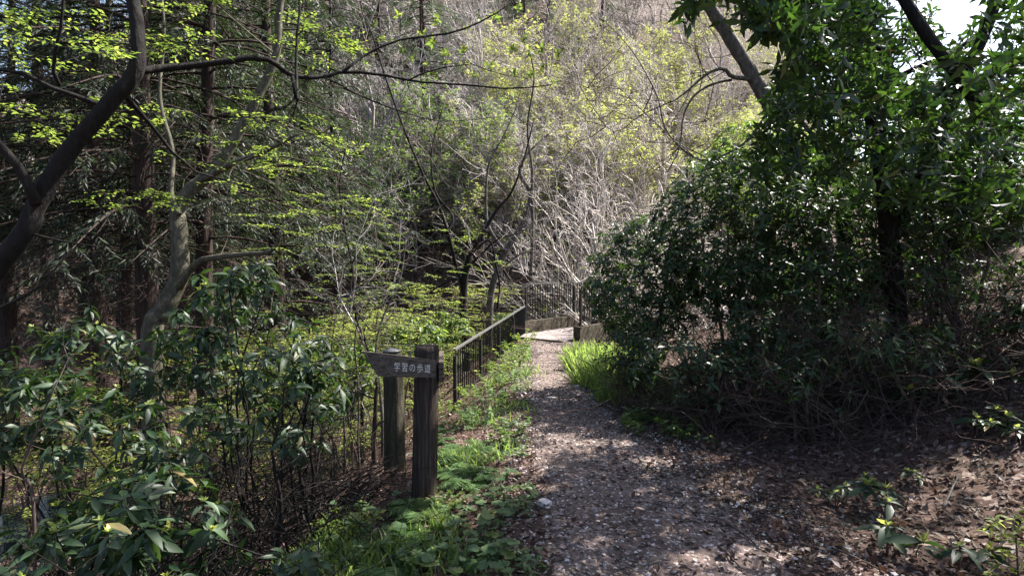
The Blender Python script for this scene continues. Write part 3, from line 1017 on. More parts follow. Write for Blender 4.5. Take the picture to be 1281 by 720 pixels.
stem_tree('twin_trunk_tree', 'grey tree with curved branches and a thick bent limb behind the railing corner', (612, 420), 14.6,
          [([(612, 415), (614, 370), (620, 345), (632, 315), (648, 290), (660, 265), (664, 240)], 0.10, 0.055, 14.6, 14.6), ([(664, 240), (650, 215), (658, 195), (672, 180), (690, 165)], 0.06, 0.015, 14.6, 14.9),
           ([(664, 250), (666, 215), (660, 160), (668, 100), (662, 60)], 0.045, 0.014, 14.6, 14.2), ([(632, 315), (612, 285), (608, 250), (612, 205), (630, 170), (648, 130)], 0.05, 0.012, 14.5, 14.9),
           ([(664, 345), (666, 300), (666, 250)], 0.05, 0.045, 14.8, 14.6), ([(620, 345), (640, 325), (660, 315), (682, 318)], 0.03, 0.01, 14.6, 14.2)], 32, 6, 'bark_grey')
stem_tree('slim_tree', 'thin dark sapling stem standing left of the signpost top', (452, 440), 8.0,
          [([(452, 430), (446, 400), (440, 330), (432, 290), (425, 230), (436, 170)], 0.028, 0.010, 8, 8.2), ([(440, 330), (455, 300), (470, 250)], 0.012, 0.005, 8, 8.2), ([(446, 390), (470, 415), (500, 380)], 0.012, 0.005, 8, 8.3)], 33, 3, 'bark_black',
          M['leaf_new'], 0.05, 46, (350, 235, 500, 440))
stem_tree('curved_sapling', 'pair of crossing thin stems rising to the right of the signpost board', (478, 520), 6.4,
          [([(478, 515), (474, 480), (470, 440), (478, 400), (500, 350), (508, 300)], 0.022, 0.008, 6.4, 6.9), ([(474, 480), (455, 430), (440, 395), (420, 360)], 0.014, 0.005, 6.4, 6.9)], 34, 3, 'bark_grey',
          M['leaf_new'], 0.045, 30, (395, 340, 520, 470))

# ---- sun-bleached bare bush behind the bridge
g = P(745, 420, 20.0)
base = np.array([g[0], g[1], H(g[0], g[1])])
T = thing('bleached_bush', 'whitish bare bush with a spray of arching stems right behind the bridge railing', 'bush', tuple(base))
rng = np.random.RandomState(41)
out = []
sp2 = dict(seg=[9, 6, 4], wob=0.055, up=[-0.015, -0.01, 0.0], kids=[7, 4], t0=0.25, ang=(0.2, 0.7), ratio=[0.5, 0.5], rmin=0.008)
for _ in range(17):
    a, e = rng.uniform(0, 6.3), rng.uniform(0.7, 1.45)
    grow(rng, out, base + [rng.normal(0, .3), rng.normal(0, .3), -.1], [math.cos(a) * math.cos(e), math.sin(a) * math.cos(e), math.sin(e)], rng.uniform(3.5, 7.0), 0.030, 0, sp2)
tw = MB()
for p, r, l in out: tw.tube(p, r, 4, cap=False)
tw.build('stems', M['twig_white'], T, tuple(base))
bag = LeafBag()
for p, r, l in out:
    if l == 2 and rng.rand() < 0.25: rosette(bag, rng, p[-1], [0, 0, 1], 4, 0.10, .3, .4)
bag.mesh(T_SMALL).build('crown', M['leaf_yellow'], T, tuple(base))

# ================================================================== CONIFERS AT THE LEFT
def conifer(name, seed, h=17.0, lo=3.4, r=0.17, spread=2.6, far=False, dens=1.0):
    rng = np.random.RandomState(seed)
    T = thing(name, None, 'tree')
    tr, fo, dead = MB(), MB(), MB()
    z = np.linspace(-0.4, h, 40)
    tp = np.stack([0.12 * np.sin(z * .35 + seed), 0.12 * np.cos(z * .3 + seed * 2), z], -1)
    tr.tube(tp, r * (1 - 0.93 * np.clip(z / h, 0, 1)), 12, 0.07, rng)
    bag = LeafBag()
    zz = lo
    while zz < h - 0.3:
        L = spread * (1 - ((zz - lo) / (h - lo)) ** 1.3) + 0.35
        for _ in range(3):
            a = rng.uniform(0, 6.3)
            l = L * rng.uniform(0.7, 1.15)
            hd = np.array([math.cos(a), math.sin(a), 0])
            s = np.linspace(0, 1, 8)[:, None]
            p = np.array([np.interp(zz, z, tp[:, 0]), np.interp(zz, z, tp[:, 1]), zz]) + hd * l * s + np.array([0, 0, 1.0]) * (l * (0.12 * s - 0.50 * s ** 2 + 0.12 * s ** 4))
            tr.tube(p, np.linspace(0.025, 0.005, 8), 4, cap=False)
            m = int(l * 7 * dens)
            for k in range(m):
                t = 0.18 + 0.82 * rng.rand()
                f = t * 7
                i = min(int(f), 6)
                q = p[i] + (p[i + 1] - p[i]) * (f - i)
                sd_ = np.array([-hd[1], hd[0], 0]) * rng.choice([-1, 1])
                d = nrm(hd * rng.uniform(0.3, 0.9) + sd_ * rng.uniform(0.2, 1.0) + [0, 0, rng.uniform(-0.7, -0.1)])
                ln = rng.uniform(0.25, 0.6) * (0.6 + 0.4 * l / spread)
                n = 15
                tt = np.linspace(0.05, 1, n)
                pp = q + d * ln * tt[:, None] + np.array([0, 0, -0.22 * ln]) * (tt ** 2)[:, None]
                sgn = np.where(np.arange(n) % 2, 1, -1)[:, None]
                D = d + nrm(np.cross(d, [0, 0, 1])) * sgn * rng.uniform(0.3, 0.9, (n, 1)) + rng.normal(0, 0.15, (n, 3)) + [0, 0, -0.1]
                bag.add(pp, D, np.array([0, 0, 1.0]) + rng.normal(0, .4, (n, 3)), rng.uniform(0.07, 0.15, n) * (1.4 if far else 1))
        zz += 0.26 if not far else 0.36
    zz = 0.8
    while zz < lo + 2:
        a = rng.uniform(0, 6.3)
        l = rng.uniform(0.5, 1.9)
        hd = np.array([math.cos(a), math.sin(a), 0])
        s = np.linspace(0, 1, 8)[:, None]
        p = np.array([np.interp(zz, z, tp[:, 0]), np.interp(zz, z, tp[:, 1]), zz]) + hd * l * s + np.array([0, 0, 1.0]) * (l * (0.25 * s - 0.55 * s ** 2)) + rng.normal(0, .015, (8, 3))
        dead.tube(p, np.linspace(0.010, 0.003, 8), 3, cap=False)
        for _ in range(4):
            i = rng.randint(2, 7)
            dead.tube([p[i], p[i] + nrm(hd + rng.normal(0, .7, 3)) * 0.3, p[i] + nrm(hd + rng.normal(0, .6, 3)) * 0.55 - [0, 0, .1]], [0.004, 0.003, 0.002], 3, cap=False)
        zz += 0.10
    tr.build('trunk', M['bark_cedar'], T)
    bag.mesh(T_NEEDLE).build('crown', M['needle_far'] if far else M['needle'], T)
    dead.build('dead_branches', M['twig_dark'], T)
    return T


cK = Kind([conifer('conifer_tree', 51, lo=4.6), conifer('conifer_tree', 52, 18.5, 5.0, 0.2, 2.8), conifer('conifer_tree', 53, 15, 5.2, 0.15, 2.3), conifer('conifer_tree', 54, 17, 2.6, 0.2, 3.0)])
for px, py, d, k, sc, lab, *tilt in (
        (185, 400, 9.0, 1, 1.0, 'thickest dark conifer trunk, directly behind the pale leaning tree', (0, 0)),
        (131, 380, 10.5, 0, 0.95, 'slim straight reddish conifer trunk left of the thickest conifer', (0, 0)),
        (268, 400, 9.8, 0, 1.0, 'conifer with a straight trunk just right of the pale leaning tree', (0, 0)),
        (160, 400, 12.0, 2, 1.0, 'conifer with a leaning trunk seen between two straight conifer trunks', (0.0, 0.05)),
        (345, 380, 13.5, 3, 1.05, 'dark drooping conifer whose crown fills the upper left, right of the other conifers', (0, 0)),
        (60, 380, 15.0, 1, 1.0, 'conifer farther back at the left, half hidden by the black-barked tree', (0, 0)),
        (0, 380, 11.5, 0, 1.0, 'conifer at the far left edge behind the crown of the black-barked tree', (0, 0)),
        (225, 380, 16.0, 0, 1.1, 'conifer farthest back in the left group, its trunk mostly hidden', (0, 0)),
        (-230, 380, 8.0, 2, 1.0, 'conifer standing outside the left edge whose branches shade the shrubs', (0, 0)),
        (420, 380, 18.0, 2, 1.0, 'slender conifer above the light green understory near the middle', (0, 0)),
        (20, 380, 19.0, 3, 1.0, 'dark conifer far back at the left edge'), (100, 380, 17.0, 3, 0.9, 'dark conifer far back left of the slim reddish trunk'),
        (150, 380, 21.0, 3, 1.1, 'dark conifer far back between the two straight trunks'), (240, 380, 19.0, 3, 0.95, 'dark conifer far back right behind the pale leaning tree'),
        (385, 380, 22.0, 3, 1.1, 'dark conifer farthest right of the left-hand group, across the gully'),
        (300, 380, 20.0, 3, 1.0, 'dark conifer far back between the pale leaning tree and the drooping conifer', (0, 0))):
    g = P(px, py, d)
    cK.place((g[0], g[1], H(g[0], g[1]) - 0.05), d * 1.7, sc, lab, 'conifers on the left', tilt[0] if tilt else (0, 0), k)

# ================================================================== EVERGREEN SHRUBS
def shrub_tips(rng, c, rad, n, zlo=None, shell=0.55):
    d = nrm(rng.normal(0, 1, (n, 3)))
    r = shell + (1 - shell) * rng.rand(n, 1) ** 0.7
    p = np.asarray(c) + d * r * np.asarray(rad)
    if zlo is not None: p[:, 2] = np.maximum(p[:, 2], zlo + rng.rand(n) * 0.3)
    return p


def evergreen(name, label, cat, base, tips, seed, leaf='leaf_ever', tm=T_EVER, size=0.11, nl=8, stems=4, wood='twig_dark', r0=0.03, buds=0, group=None, side=0.5, tangle=0, fan=0.6, elev=0.15):
    rng = np.random.RandomState(seed)
    base = np.asarray(base, float)
    T = thing(name, label, cat, tuple(base), group)
    sk = Skel(seed)
    cen = tips.mean(0)
    for k in range(stems):
        a = rng.uniform(0, 6.3)
        tgt = tips[rng.randint(len(tips))] * 0.5 + cen * 0.5
        b = base + [math.cos(a) * 0.12, math.sin(a) * 0.12, -0.15]
        mid = b * 0.45 + tgt * 0.55 + rng.normal(0, .12, 3) - [0, 0, 0.1]
        sk.limb([b, mid, tgt], r0 * rng.uniform(0.6, 1.0), r0 * 0.3, k=7, wob=0.022)
    tips = tips[np.argsort(np.linalg.norm(tips - base, axis=1))]
    bag, bb = LeafBag(), LeafBag()
    for c in tips:
        d = sk.attach(c, 0.003, 4, 0.3, r0 * 0.55, 0.08)
        ax = nrm(d * 0.5 + (c - cen) * fan + [0, 0, 0.45])
        n = rng.randint(nl - 2, nl + 2)
        rosette(bag, rng, c, ax, n, size, elev, 0.4, 0.06)
        if rng.rand() < side: rosette(bag, rng, c - d * rng.uniform(.1, .25), ax, 4, size * 0.9, 0.0, 0.5, 0.05)
        if rng.rand() < buds:
            rosette(bb, rng, c, ax, 7, size * 0.30, 1.0, 0.35, 0.0)
    if tangle:
        out = []
        zt = cen[2]
        for _ in range(tangle):
            i = rng.randint(len(tips))
            q = base + (tips[i] - base) * rng.uniform(0.2, 0.8) * [1.25, 1.25, 0.5] + rng.normal(0, .15, 3)
            q[2] = max(q[2], H(q[0], q[1]) + 0.03)
            grow(rng, out, q, nrm(rng.normal(0, 1, 3) * [1, 1, .7]), rng.uniform(.4, 1.1), 0.006, 0, dict(seg=[5, 4], wob=.25, up=[.02, 0], kids=[5], t0=.2, ang=(.4, 1.1), ratio=[.5], rmin=.002))
        for p, r, l in out: sk.mb.tube(p, r, 3, cap=False)
    finish(sk, T, base, 'stems', M[wood], [('foliage', bag.mesh(tm), M[leaf]), ('flower_clumps', bb.mesh(T_SMALL), M['bud'])])
    return T


def pxbox(rng, n, x0, y0, x1, y1, d0, d1, keep=None):
    o = []
    while len(o) < n:
        x, y = rng.uniform(x0, x1), rng.uniform(y0, y1)
        if keep is None or keep(x, y): o.append(P(x, y, rng.uniform(d0, d1)))
    return np.array(o)


def gbase(px, d):
    g = P(px, 400, d)
    return np.array([g[0], g[1], H(g[0], g[1])])


def above(t, lo=0.12):
    t[:, 2] = np.maximum(t[:, 2], height(t[:, 0], t[:, 1]) + lo)
    return t


# right-hand bank, from the bridge towards the right edge
R = np.random.RandomState(61)
evergreen('evergreen_shrub', 'dense round-leaved evergreen shrub bulging over the path beside the footbridge', 'shrub', gbase(815, 7.8),
          above(shrub_tips(R, P(806, 352, 7.7), (0.86, 0.8, 0.97), 720)), 62, size=0.105, tangle=50, group='dark shrubs on the right bank')
evergreen('evergreen_shrub', 'tall dark shrub with glossy leaves in the middle of the right bank', 'shrub', gbase(930, 7.2),
          above(shrub_tips(R, P(925, 290, 7.0), (1.15, 0.9, 1.15), 900)), 63, size=0.115, tangle=80, group='dark shrubs on the right bank')
evergreen('evergreen_shrub', 'shaded shrub low on the bank in front of the thick dark trunk', 'shrub', gbase(1030, 6.2),
          above(shrub_tips(R, P(1030, 310, 6.1), (0.95, 0.6, 0.85), 480)), 64, size=0.11, tangle=90, group='dark shrubs on the right bank')
evergreen('evergreen_shrub', 'dark shrub reaching out of the right edge above the leafy slope', 'shrub', gbase(1220, 5.6),
          above(shrub_tips(R, P(1215, 215, 5.6), (0.95, 0.7, 0.75), 420)), 65, size=0.12, tangle=70, group='dark shrubs on the right bank')
evergreen('evergreen_shrub', 'lighter green shrub behind the others under the grey leaning tree', 'shrub', gbase(960, 9.6),
          above(shrub_tips(R, P(945, 215, 9.4), (1.1, 0.8, 0.9), 420)), 66, leaf='leaf_mid', size=0.13, group='dark shrubs on the right bank')
evergreen('evergreen_shrub', 'bare-footed shrub at the top of the right slope, lit from behind', 'shrub', gbase(1120, 9.5),
          above(shrub_tips(R, P(1120, 200, 9.5), (1.8, 1.0, 0.9), 560)), 67, leaf='leaf_mid', size=0.14, group='dark shrubs on the right bank')

evergreen('evergreen_shrub', 'shaded shrub filling the gap behind the tall dark shrub, left of the thick dark trunk', 'shrub', gbase(985, 8.8),
          above(shrub_tips(R, P(985, 335, 8.8), (1.5, 0.7, 0.85), 520)), 68, size=0.12, group='dark shrubs on the right bank')
evergreen('evergreen_shrub', 'shaded shrub filling the gap behind the thick dark trunk on its right', 'shrub', gbase(1170, 8.2),
          above(shrub_tips(R, P(1175, 270, 8.2), (1.3, 0.7, 0.85), 480)), 69, size=0.12, group='dark shrubs on the right bank')

# overhanging evergreen tree at the right
b = gbase(1120, 6.0)
T = thing('evergreen_tree', 'dark broad-leaved evergreen tree on the right bank with hanging boughs and high unseen ones added to shade the path', 'tree', tuple(b))
sk = Skel(71)
R = np.random.RandomState(72)
sk.limb([b - [0, 0, .3]] + px_limb([(1122, 410), (1118, 350), (1112, 300), (1108, 240), (1095, 160), (1080, 60), (1070, -80), (1060, -300)], 6, 5.2), 0.10, 0.065, k=12)
sk.limb(px_limb([(1112, 300), (1140, 250), (1165, 190), (1200, 110), (1240, 20), (1270, -100)], 6, 5.0), 0.08, 0.04, k=9)
sk.limb(px_limb([(1225, 132), (1190, 85), (1150, 30), (1110, -40), (1050, -160)], 4.4, 4.6), 0.05, 0.04, k=8)
sk.limb(px_limb([(1080, 60), (1030, 20), (980, -20), (910, -50)], 5.3, 4.0), 0.045, 0.015, k=8)
sk.limb(px_limb([(1118, 120), (1100, 60), (1085, 10)], 5.0, 4.6), 0.03, 0.015, k=7)
sk.limb(px_limb([(1070, -60), (980, -150), (880, -200), (780, -230)], 5.2, 3.6), 0.05, 0.02, k=8)
for q in ([3.4, 6.8, 6.2], [2.0, 7.6, 7.2], [1.2, 8.2, 7.8], [0.6, 8.6, 8.0]), ([3.4, 7, 6.4], [2.6, 8.6, 7.4], [1.6, 10, 8.0]), ([3.2, 6.2, 6.6], [1.6, 6.4, 7.6], [0.0, 6.6, 8.0]):  # high boughs above the view, added to cast shade on the path
    sk.limb([P(1062, -250, 5.25)] + [np.array(v) for v in q], 0.07, 0.02, k=8)
for q in ([5.4, 6.0, 6.4], [7.2, 7.0, 7.6]), ([4.6, 4.8, 6.4], [5.0, 3.8, 7.4], [5.6, 3.2, 8.0]):  # further unseen boughs, added to shade the right slope
    sk.limb([P(1062, -250, 5.25)] + [np.array(v) for v in q], 0.07, 0.02, k=8)
bag = LeafBag()
tips = np.concatenate([pxbox(R, 130, 845, -40, 1010, 55, 3.0, 4.6, lambda x, y: y < 20 + (x - 845) * 0.28 and not (870 < x < 925 and y > 0)),
                       pxbox(R, 170, 985, -30, 1120, 140, 3.4, 5.6), pxbox(R, 180, 930, 60, 1060, 230, 4.4, 6.2, lambda x, y: x > 960 + (120 - y) * 0.3),
                       pxbox(R, 200, 1060, 90, 1281, 260, 4.0, 5.8), pxbox(R, 40, 1180, -30, 1330, 120, 3.0, 4.4, lambda x, y: x > 1235 or y > 60 or y < -5),
                       pxbox(R, 330, 760, -480, 1330, -40, 3.4, 7.5), np.stack([R.uniform(0.2, 8.5, 1000), R.uniform(3.0, 9.5, 1000), R.uniform(6.0, 9.0, 1000)], -1), np.stack([R.uniform(3.6, 9, 520), R.uniform(2.6, 7.0, 520), R.uniform(4.8, 7.5, 520)], -1)])  # last two sets: mostly unseen leaf tips, added to shade the ground
tips = tips[np.argsort(np.linalg.norm(tips - b, axis=1))]
for c in tips:
    d = sk.attach(c, 0.003, 4, -0.15, 0.016, 0.08, 0.0)
    ax = nrm(d * 0.6 + [0, 0, -0.45] + R.normal(0, .25, 3))
    rosette(bag, R, c, ax, R.randint(6, 11), 0.125, 0.4, 0.45, 0.14)
    if R.rand() < 0.6: rosette(bag, R, c - d * 0.18, ax, 4, 0.12, 0.1, 0.4, 0.05)
dry = LeafBag()
for (px, py, d) in ((982, 90, 4.6), (990, 75, 4.6), (1042, 75, 4.8), (1115, 75, 4.6), (1108, 68, 4.6), (1040, 70, 4.8)):
    rosette(dry, R, P(px, py, d), [0, 0, -1], 7, 0.11, 0.6, 0.3, 0.05)
    sk.attach(P(px, py, d), 0.003, 4, 0, 0.01, .05, 0)
finish(sk, T, b, 'trunk', M['bark_black'], [('crown', bag.mesh(T_EVER), M['leaf_ever']), ('dry_leaves', dry.mesh(T_EVER), M['flake'])])

b = gbase(1060, 8.6)
T = thing('evergreen_tree', 'second dark evergreen tree farther up the right bank, closing the gaps behind the overhanging one', 'tree', tuple(b))
sk = Skel(75)
sk.limb([b - [0, 0, .3]] + px_limb([(1060, 330), (1055, 260), (1062, 160), (1050, 60), (1055, -80)], 8.6, 8.4), 0.13, 0.05, k=10)
sk.limb(px_limb([(1062, 160), (1120, 100), (1200, 60), (1270, 0)], 8.6, 8.0), 0.05, 0.02, k=7)
sk.limb(px_limb([(1058, 220), (1000, 150), (960, 110)], 8.5, 8.2), 0.04, 0.015, k=7)
bag = LeafBag()
tips = np.concatenate([pxbox(R, 330, 905, -60, 1180, 270, 7.6, 9.4, lambda x, y: x > 965 - (y - 100) * 0.15 and not (870 < x < 985 and y < 90)), pxbox(R, 330, 1130, 30, 1340, 300, 7.2, 9.2), pxbox(R, 60, 1020, -60, 1180, 90, 7.0, 9.0)])
for c in tips[np.argsort(np.linalg.norm(tips - b, axis=1))]:
    d = sk.attach(c, 0.004, 4, -0.1, 0.016, 0.08, 0.0)
    ax = nrm(d * 0.7 + R.normal(0, .3, 3))
    rosette(bag, R, c, ax, R.randint(6, 10), 0.15, 0.25, 0.4, 0.08)
    if R.rand() < 0.6: rosette(bag, R, c - d * 0.2, ax, 5, 0.13, 0.1, 0.4, 0.05)
finish(sk, T, b, 'trunk', M['bark_black'], [('crown', bag.mesh(T_EVER), M['leaf_ever'])])
b = gbase(1196, 6.6)
T = thing('many_stemmed_tree', 'dark tree forking low into several thin stems near the right edge', 'tree', tuple(b))
sk = Skel(73)
sk.limb([b - [0, 0, .3]] + px_limb([(1200, 345), (1196, 310), (1190, 285)], 6.6, 6.6), 0.085, 0.07, k=9)
for pts in ([(1190, 285), (1160, 240), (1120, 205), (1090, 170)], [(1190, 285), (1170, 230), (1155, 180), (1150, 120)], [(1190, 285), (1182, 230), (1178, 170), (1185, 100)], [(1192, 285), (1205, 235), (1215, 190), (1240, 130)]):
    sk.limb(px_limb(pts, 6.6, 6.6 + R.uniform(-.4, .6)), 0.028, 0.012, k=7)
bag = LeafBag()
for c in pxbox(R, 120, 1090, 80, 1281, 200, 6.2, 7.4):
    d = sk.attach(c, 0.003, 4, 0, 0.012, .08, .2)
    rosette(bag, R, c, nrm(d + [0, 0, .3]), 7, 0.12, .2, .4, .06)
finish(sk, T, b, 'trunk', M['bark_black'], [('crown', bag.mesh(T_EVER), M['leaf_ever'])])

# left-hand aucuba thicket
R = np.random.RandomState(77)
for px, d, c, rad, n, lab, tg in ((800, 6.6, (800, 440, 6.5), (.55, .5, .35), 120, 'low twiggy shrub at the path edge below the round evergreen shrub', 90),
                                 (880, 5.8, (880, 455, 5.7), (.8, .6, .42), 150, 'low tangle of dark stems and few leaves on the bank beside the path', 150),
                                 (970, 6.0, (970, 420, 5.9), (.9, .5, .45), 160, 'twiggy dark shrub low on the bank left of the thick trunk', 170),
                                 (1070, 5.4, (1065, 420, 5.3), (.8, .5, .4), 110, 'sparse-leaved tangle of stems in front of the thick dark trunk', 170),
                                 (1180, 5.8, (1180, 340, 5.8), (1.0, .6, .45), 170, 'twiggy shrub on the slope below the many stemmed tree', 120),
                                 (1010, 5.0, (1010, 470, 5.0), (.65, .4, .28), 60, 'low sparse tangle standing farthest forward on the right litter slope', 120),
                                 (1170, 4.7, (1165, 440, 4.7), (.7, .45, .33), 70, 'low tangle of leafy stems right of the farthest forward one', 130),
                                 (1300, 4.6, (1300, 380, 4.6), (.7, .5, .45), 140, 'dark twiggy shrub at the right edge above the large-leaved plant', 90)):
    evergreen('twiggy_shrub', lab, 'shrub', gbase(px, d), above(shrub_tips(R, P(*c), rad, n, shell=0.2), .1), R.randint(9999), 'leaf_ever', T_EVER, .10, 7, 8, 'twig_dark', .018, 0, 'twiggy shrubs low on the right bank', .3, tangle=tg)
R = np.random.RandomState(81)
grp = 'glossy shrubs on the left'
for px, d, c, rad, n, lab, size in (
        (240, 2.75, (195, 632, 2.6), (0.48, 0.40, 0.17), 46, 'nearest glossy shrub with a wide tier of drooping pale-lit leaves and yellow buds', 0.14),
        (290, 2.6, (300, 720, 2.4), (0.5, 0.35, 0.10), 14, 'low glossy shrub at the bottom edge under the nearest shrub', 0.13),
        (370, 3.5, (372, 490, 3.4), (0.28, 0.30, 0.40), 38, 'upright glossy shrub on crooked dark stems next to the brush pile', 0.13),
        (295, 4.6, (300, 430, 4.5), (0.75, 0.5, 0.45), 85, 'bushy glossy shrub below the pale leaning tree', 0.14),
        (305, 4.4, (292, 352, 4.3), (0.36, 0.3, 0.18), 20, 'tall glossy shrub lifting its top leaves in front of the pale leaning tree', 0.15),
        (110, 4.3, (100, 455, 4.2), (0.8, 0.5, 0.45), 85, 'broad glossy shrub in the shade between the left edge and the conifers', 0.14),
        (20, 3.5, (0, 500, 3.4), (0.45, 0.4, 0.36), 40, 'glossy shrub cut off by the left edge', 0.13),
        (170, 3.5, (170, 535, 3.4), (0.75, 0.4, 0.26), 55, 'dark glossy shrub behind the nearest shrub', 0.13),
        (100, 2.5, (70, 690, 2.4), (0.45, 0.3, 0.14), 16, 'sparse seedling shrub in the bottom left corner', 0.13),
        (400, 6.2, (400, 470, 6.1), (0.6, 0.6, 0.4), 50, 'glossy shrub farther down the bank left of the wooden posts', 0.14)):
    tips = shrub_tips(R, P(*c), rad, n)
    evergreen('glossy_shrub', lab, 'shrub', gbase(px, d), above(tips, 0.08), R.randint(9999), 'leaf_aucuba', T_AUCUBA, size * .85, 9, 3 if n < 100 else 4, 'bark_black', 0.015, 0.35, grp, 0.4, tangle=70, elev=-0.12)

# ================================================================== THE WOODED HILLSIDE
def bare_tree(name, seed, h, r, mat, spread=(0.35, 0.95), stems=3, kids=(9, 7, 5), leaf=None, lf=0.0, lsize=0.10, up=0.03):
    rng = np.random.RandomState(seed)
    T = thing(name, None, 'tree')
    out = []
    sp_ = dict(seg=[8, 6, 4, 3], wob=0.15, up=[up, 0.01, 0.01, 0.0], kids=list(kids), t0=0.18, ang=spread, ratio=[0.55, 0.52, 0.55], rmin=0.012)
    for k in range(stems):
        a, e = rng.uniform(0, 6.3), rng.uniform(0.9, 1.45)
        grow(rng, out, np.array([rng.normal(0, .15), rng.normal(0, .15), -0.2]), [math.cos(a) * math.cos(e), math.sin(a) * math.cos(e), math.sin(e)], h * rng.uniform(0.75, 1.1), r, 0, sp_)
    a, b = MB(), MB()
    bag = LeafBag()
    for p, q, l in out:
        (a if l < 2 else b).tube(p, q, 5 if l == 0 else 3, cap=False)
        if leaf and l >= 2:
            for _ in range(rng.poisson(lf)):
                i = rng.randint(1, len(p))
                rosette(bag, rng, p[i] + rng.normal(0, .05, 3), [0, 0, 1], 5, lsize, 0.15, 0.4, 0.02)
    a.build('trunk', M[mat], T)
    b.build('twigs', M[mat], T)
    if leaf: bag.mesh(T_SMALL).build('crown', M[leaf], T)
    return T


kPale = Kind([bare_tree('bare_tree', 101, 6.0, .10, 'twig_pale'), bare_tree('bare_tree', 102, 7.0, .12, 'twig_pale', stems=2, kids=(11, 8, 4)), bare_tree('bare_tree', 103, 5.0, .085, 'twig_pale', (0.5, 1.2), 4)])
kGrey = Kind([bare_tree('bare_tree', 104, 7.5, .13, 'twig_grey', stems=2, kids=(10, 8, 4)), bare_tree('bare_tree', 105, 6.0, .11, 'twig_grey', (0.4, 1.1), 3)])
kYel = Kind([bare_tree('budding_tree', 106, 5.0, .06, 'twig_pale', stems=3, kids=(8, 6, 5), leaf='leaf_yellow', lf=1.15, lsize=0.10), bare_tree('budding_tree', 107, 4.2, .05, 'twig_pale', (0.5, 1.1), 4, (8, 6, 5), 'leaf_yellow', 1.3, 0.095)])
kGrn = Kind([bare_tree('leafing_tree', 108, 4.5, .06, 'twig_grey', (0.5, 1.2), 3, (8, 6, 5), 'leaf_new', 1.2, 0.10), bare_tree('leafing_tree', 109, 5.5, .07, 'twig_grey', (0.5, 1.2), 2, (9, 6, 5), 'leaf_mid', 1.3, 0.13)])
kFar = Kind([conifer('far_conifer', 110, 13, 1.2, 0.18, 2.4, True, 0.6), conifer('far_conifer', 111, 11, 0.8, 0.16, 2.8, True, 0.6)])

R = np.random.RandomState(120)
used = []


def on_hill(kind, n, box, sc, label, group, gap=26, keep=None, dmin=19):
    c = t = 0
    while c < n and t < 4000:
        t += 1
        px, py = R.uniform(box[0], box[2]), R.uniform(box[1], box[3])
        if keep and not keep(px, py): continue
        g = G(px, py)
        if g[1] < dmin: continue
        if any(abs(px - a) < gap and abs(py - b) < gap * 0.8 for a, b in used): continue
        used.append((px, py))
        s = R.uniform(*sc)
        where = ('high on the hillside' if py < 60 else 'halfway up the hillside' if py < 190 else 'low on the hillside') if dmin == 19 else 'in the distance'
        beside = 'left of the forked tree' if px < 480 else 'above the railing' if px < 650 else 'above the footbridge' if px < 760 else 'above the round evergreen shrub' if px < 860 else 'below the grey leaning tree'
        lab = label.replace('@', where + (', ' + beside if dmin == 19 else ''))
        kind.place((g[0], g[1], H(g[0], g[1]) - 0.1), R.uniform(0, 6.3), s * np.array([1, 1, R.uniform(.85, 1.15)]), lab, group)
        c += 1


on_hill(kFar, 12, (330, 40, 540, 240), (0.8, 1.2), 'dark conifer @', 'conifers on the hillside', 24)
on_hill(kFar, 10, (560, -40, 760, 110), (0.7, 1.0), 'bluish conifer @', 'conifers high on the hillside', 18)
on_hill(kYel, 52, (590, 90, 960, 335), (0.7, 1.15), 'yellow-green budding tree @', 'budding trees on the hillside', 20)
on_hill(kGrn, 22, (350, 230, 660, 345), (0.7, 1.1), 'small tree in fresh green leaf @', 'leafing trees at the foot of the hillside', 18)
on_hill(kPale, 58, (480, -80, 980, 330), (0.7, 1.15), 'pale bare tree @', 'pale bare trees on the hillside', 24)
on_hill(kGrey, 32, (380, -80, 700, 320), (0.8, 1.2), 'grey bare tree with upright twigs @', 'grey bare trees on the hillside', 22)
on_hill(kGrn, 16, (-40, 150, 380, 335), (0.8, 1.2), 'leafing tree glimpsed between the conifer trunks', 'leafing trees beyond the conifers', 26, dmin=14)
on_hill(kPale, 18, (-60, 60, 380, 330), (0.8, 1.2), 'pale bare tree glimpsed between the conifer trunks', 'pale trees beyond the conifers', 26, dmin=14)
on_hill(kGrn, 12, (960, 90, 1290, 300), (0.8, 1.2), 'leafing tree showing through the gaps of the dark shrubs on the right', 'leafing trees beyond the right bank', 26, dmin=13)
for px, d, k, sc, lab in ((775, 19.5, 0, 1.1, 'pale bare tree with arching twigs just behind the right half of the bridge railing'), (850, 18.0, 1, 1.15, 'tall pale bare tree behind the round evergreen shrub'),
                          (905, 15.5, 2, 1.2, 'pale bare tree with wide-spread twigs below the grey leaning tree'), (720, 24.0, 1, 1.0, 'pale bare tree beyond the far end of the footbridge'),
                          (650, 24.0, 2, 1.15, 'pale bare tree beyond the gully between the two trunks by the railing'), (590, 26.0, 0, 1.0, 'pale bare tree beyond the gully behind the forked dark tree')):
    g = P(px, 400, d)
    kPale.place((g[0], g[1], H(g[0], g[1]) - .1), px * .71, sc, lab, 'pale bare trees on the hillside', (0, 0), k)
for k in (kPale, kGrey, kYel, kGrn, kFar, cK): k.finish()

# ================================================================== UNDERSTORY IN THE GULLY
M['leaf_sap'] = leaf_mat('light understory leaves', [(0, (0.10, 0.15, 0.03)), (0.6, (0.18, 0.23, 0.04)), (1, (0.30, 0.33, 0.08))],
                        [(0, (0.26, 0.38, 0.05)), (1, (0.55, 0.60, 0.12))], 0.5, 0.55, 0.3)


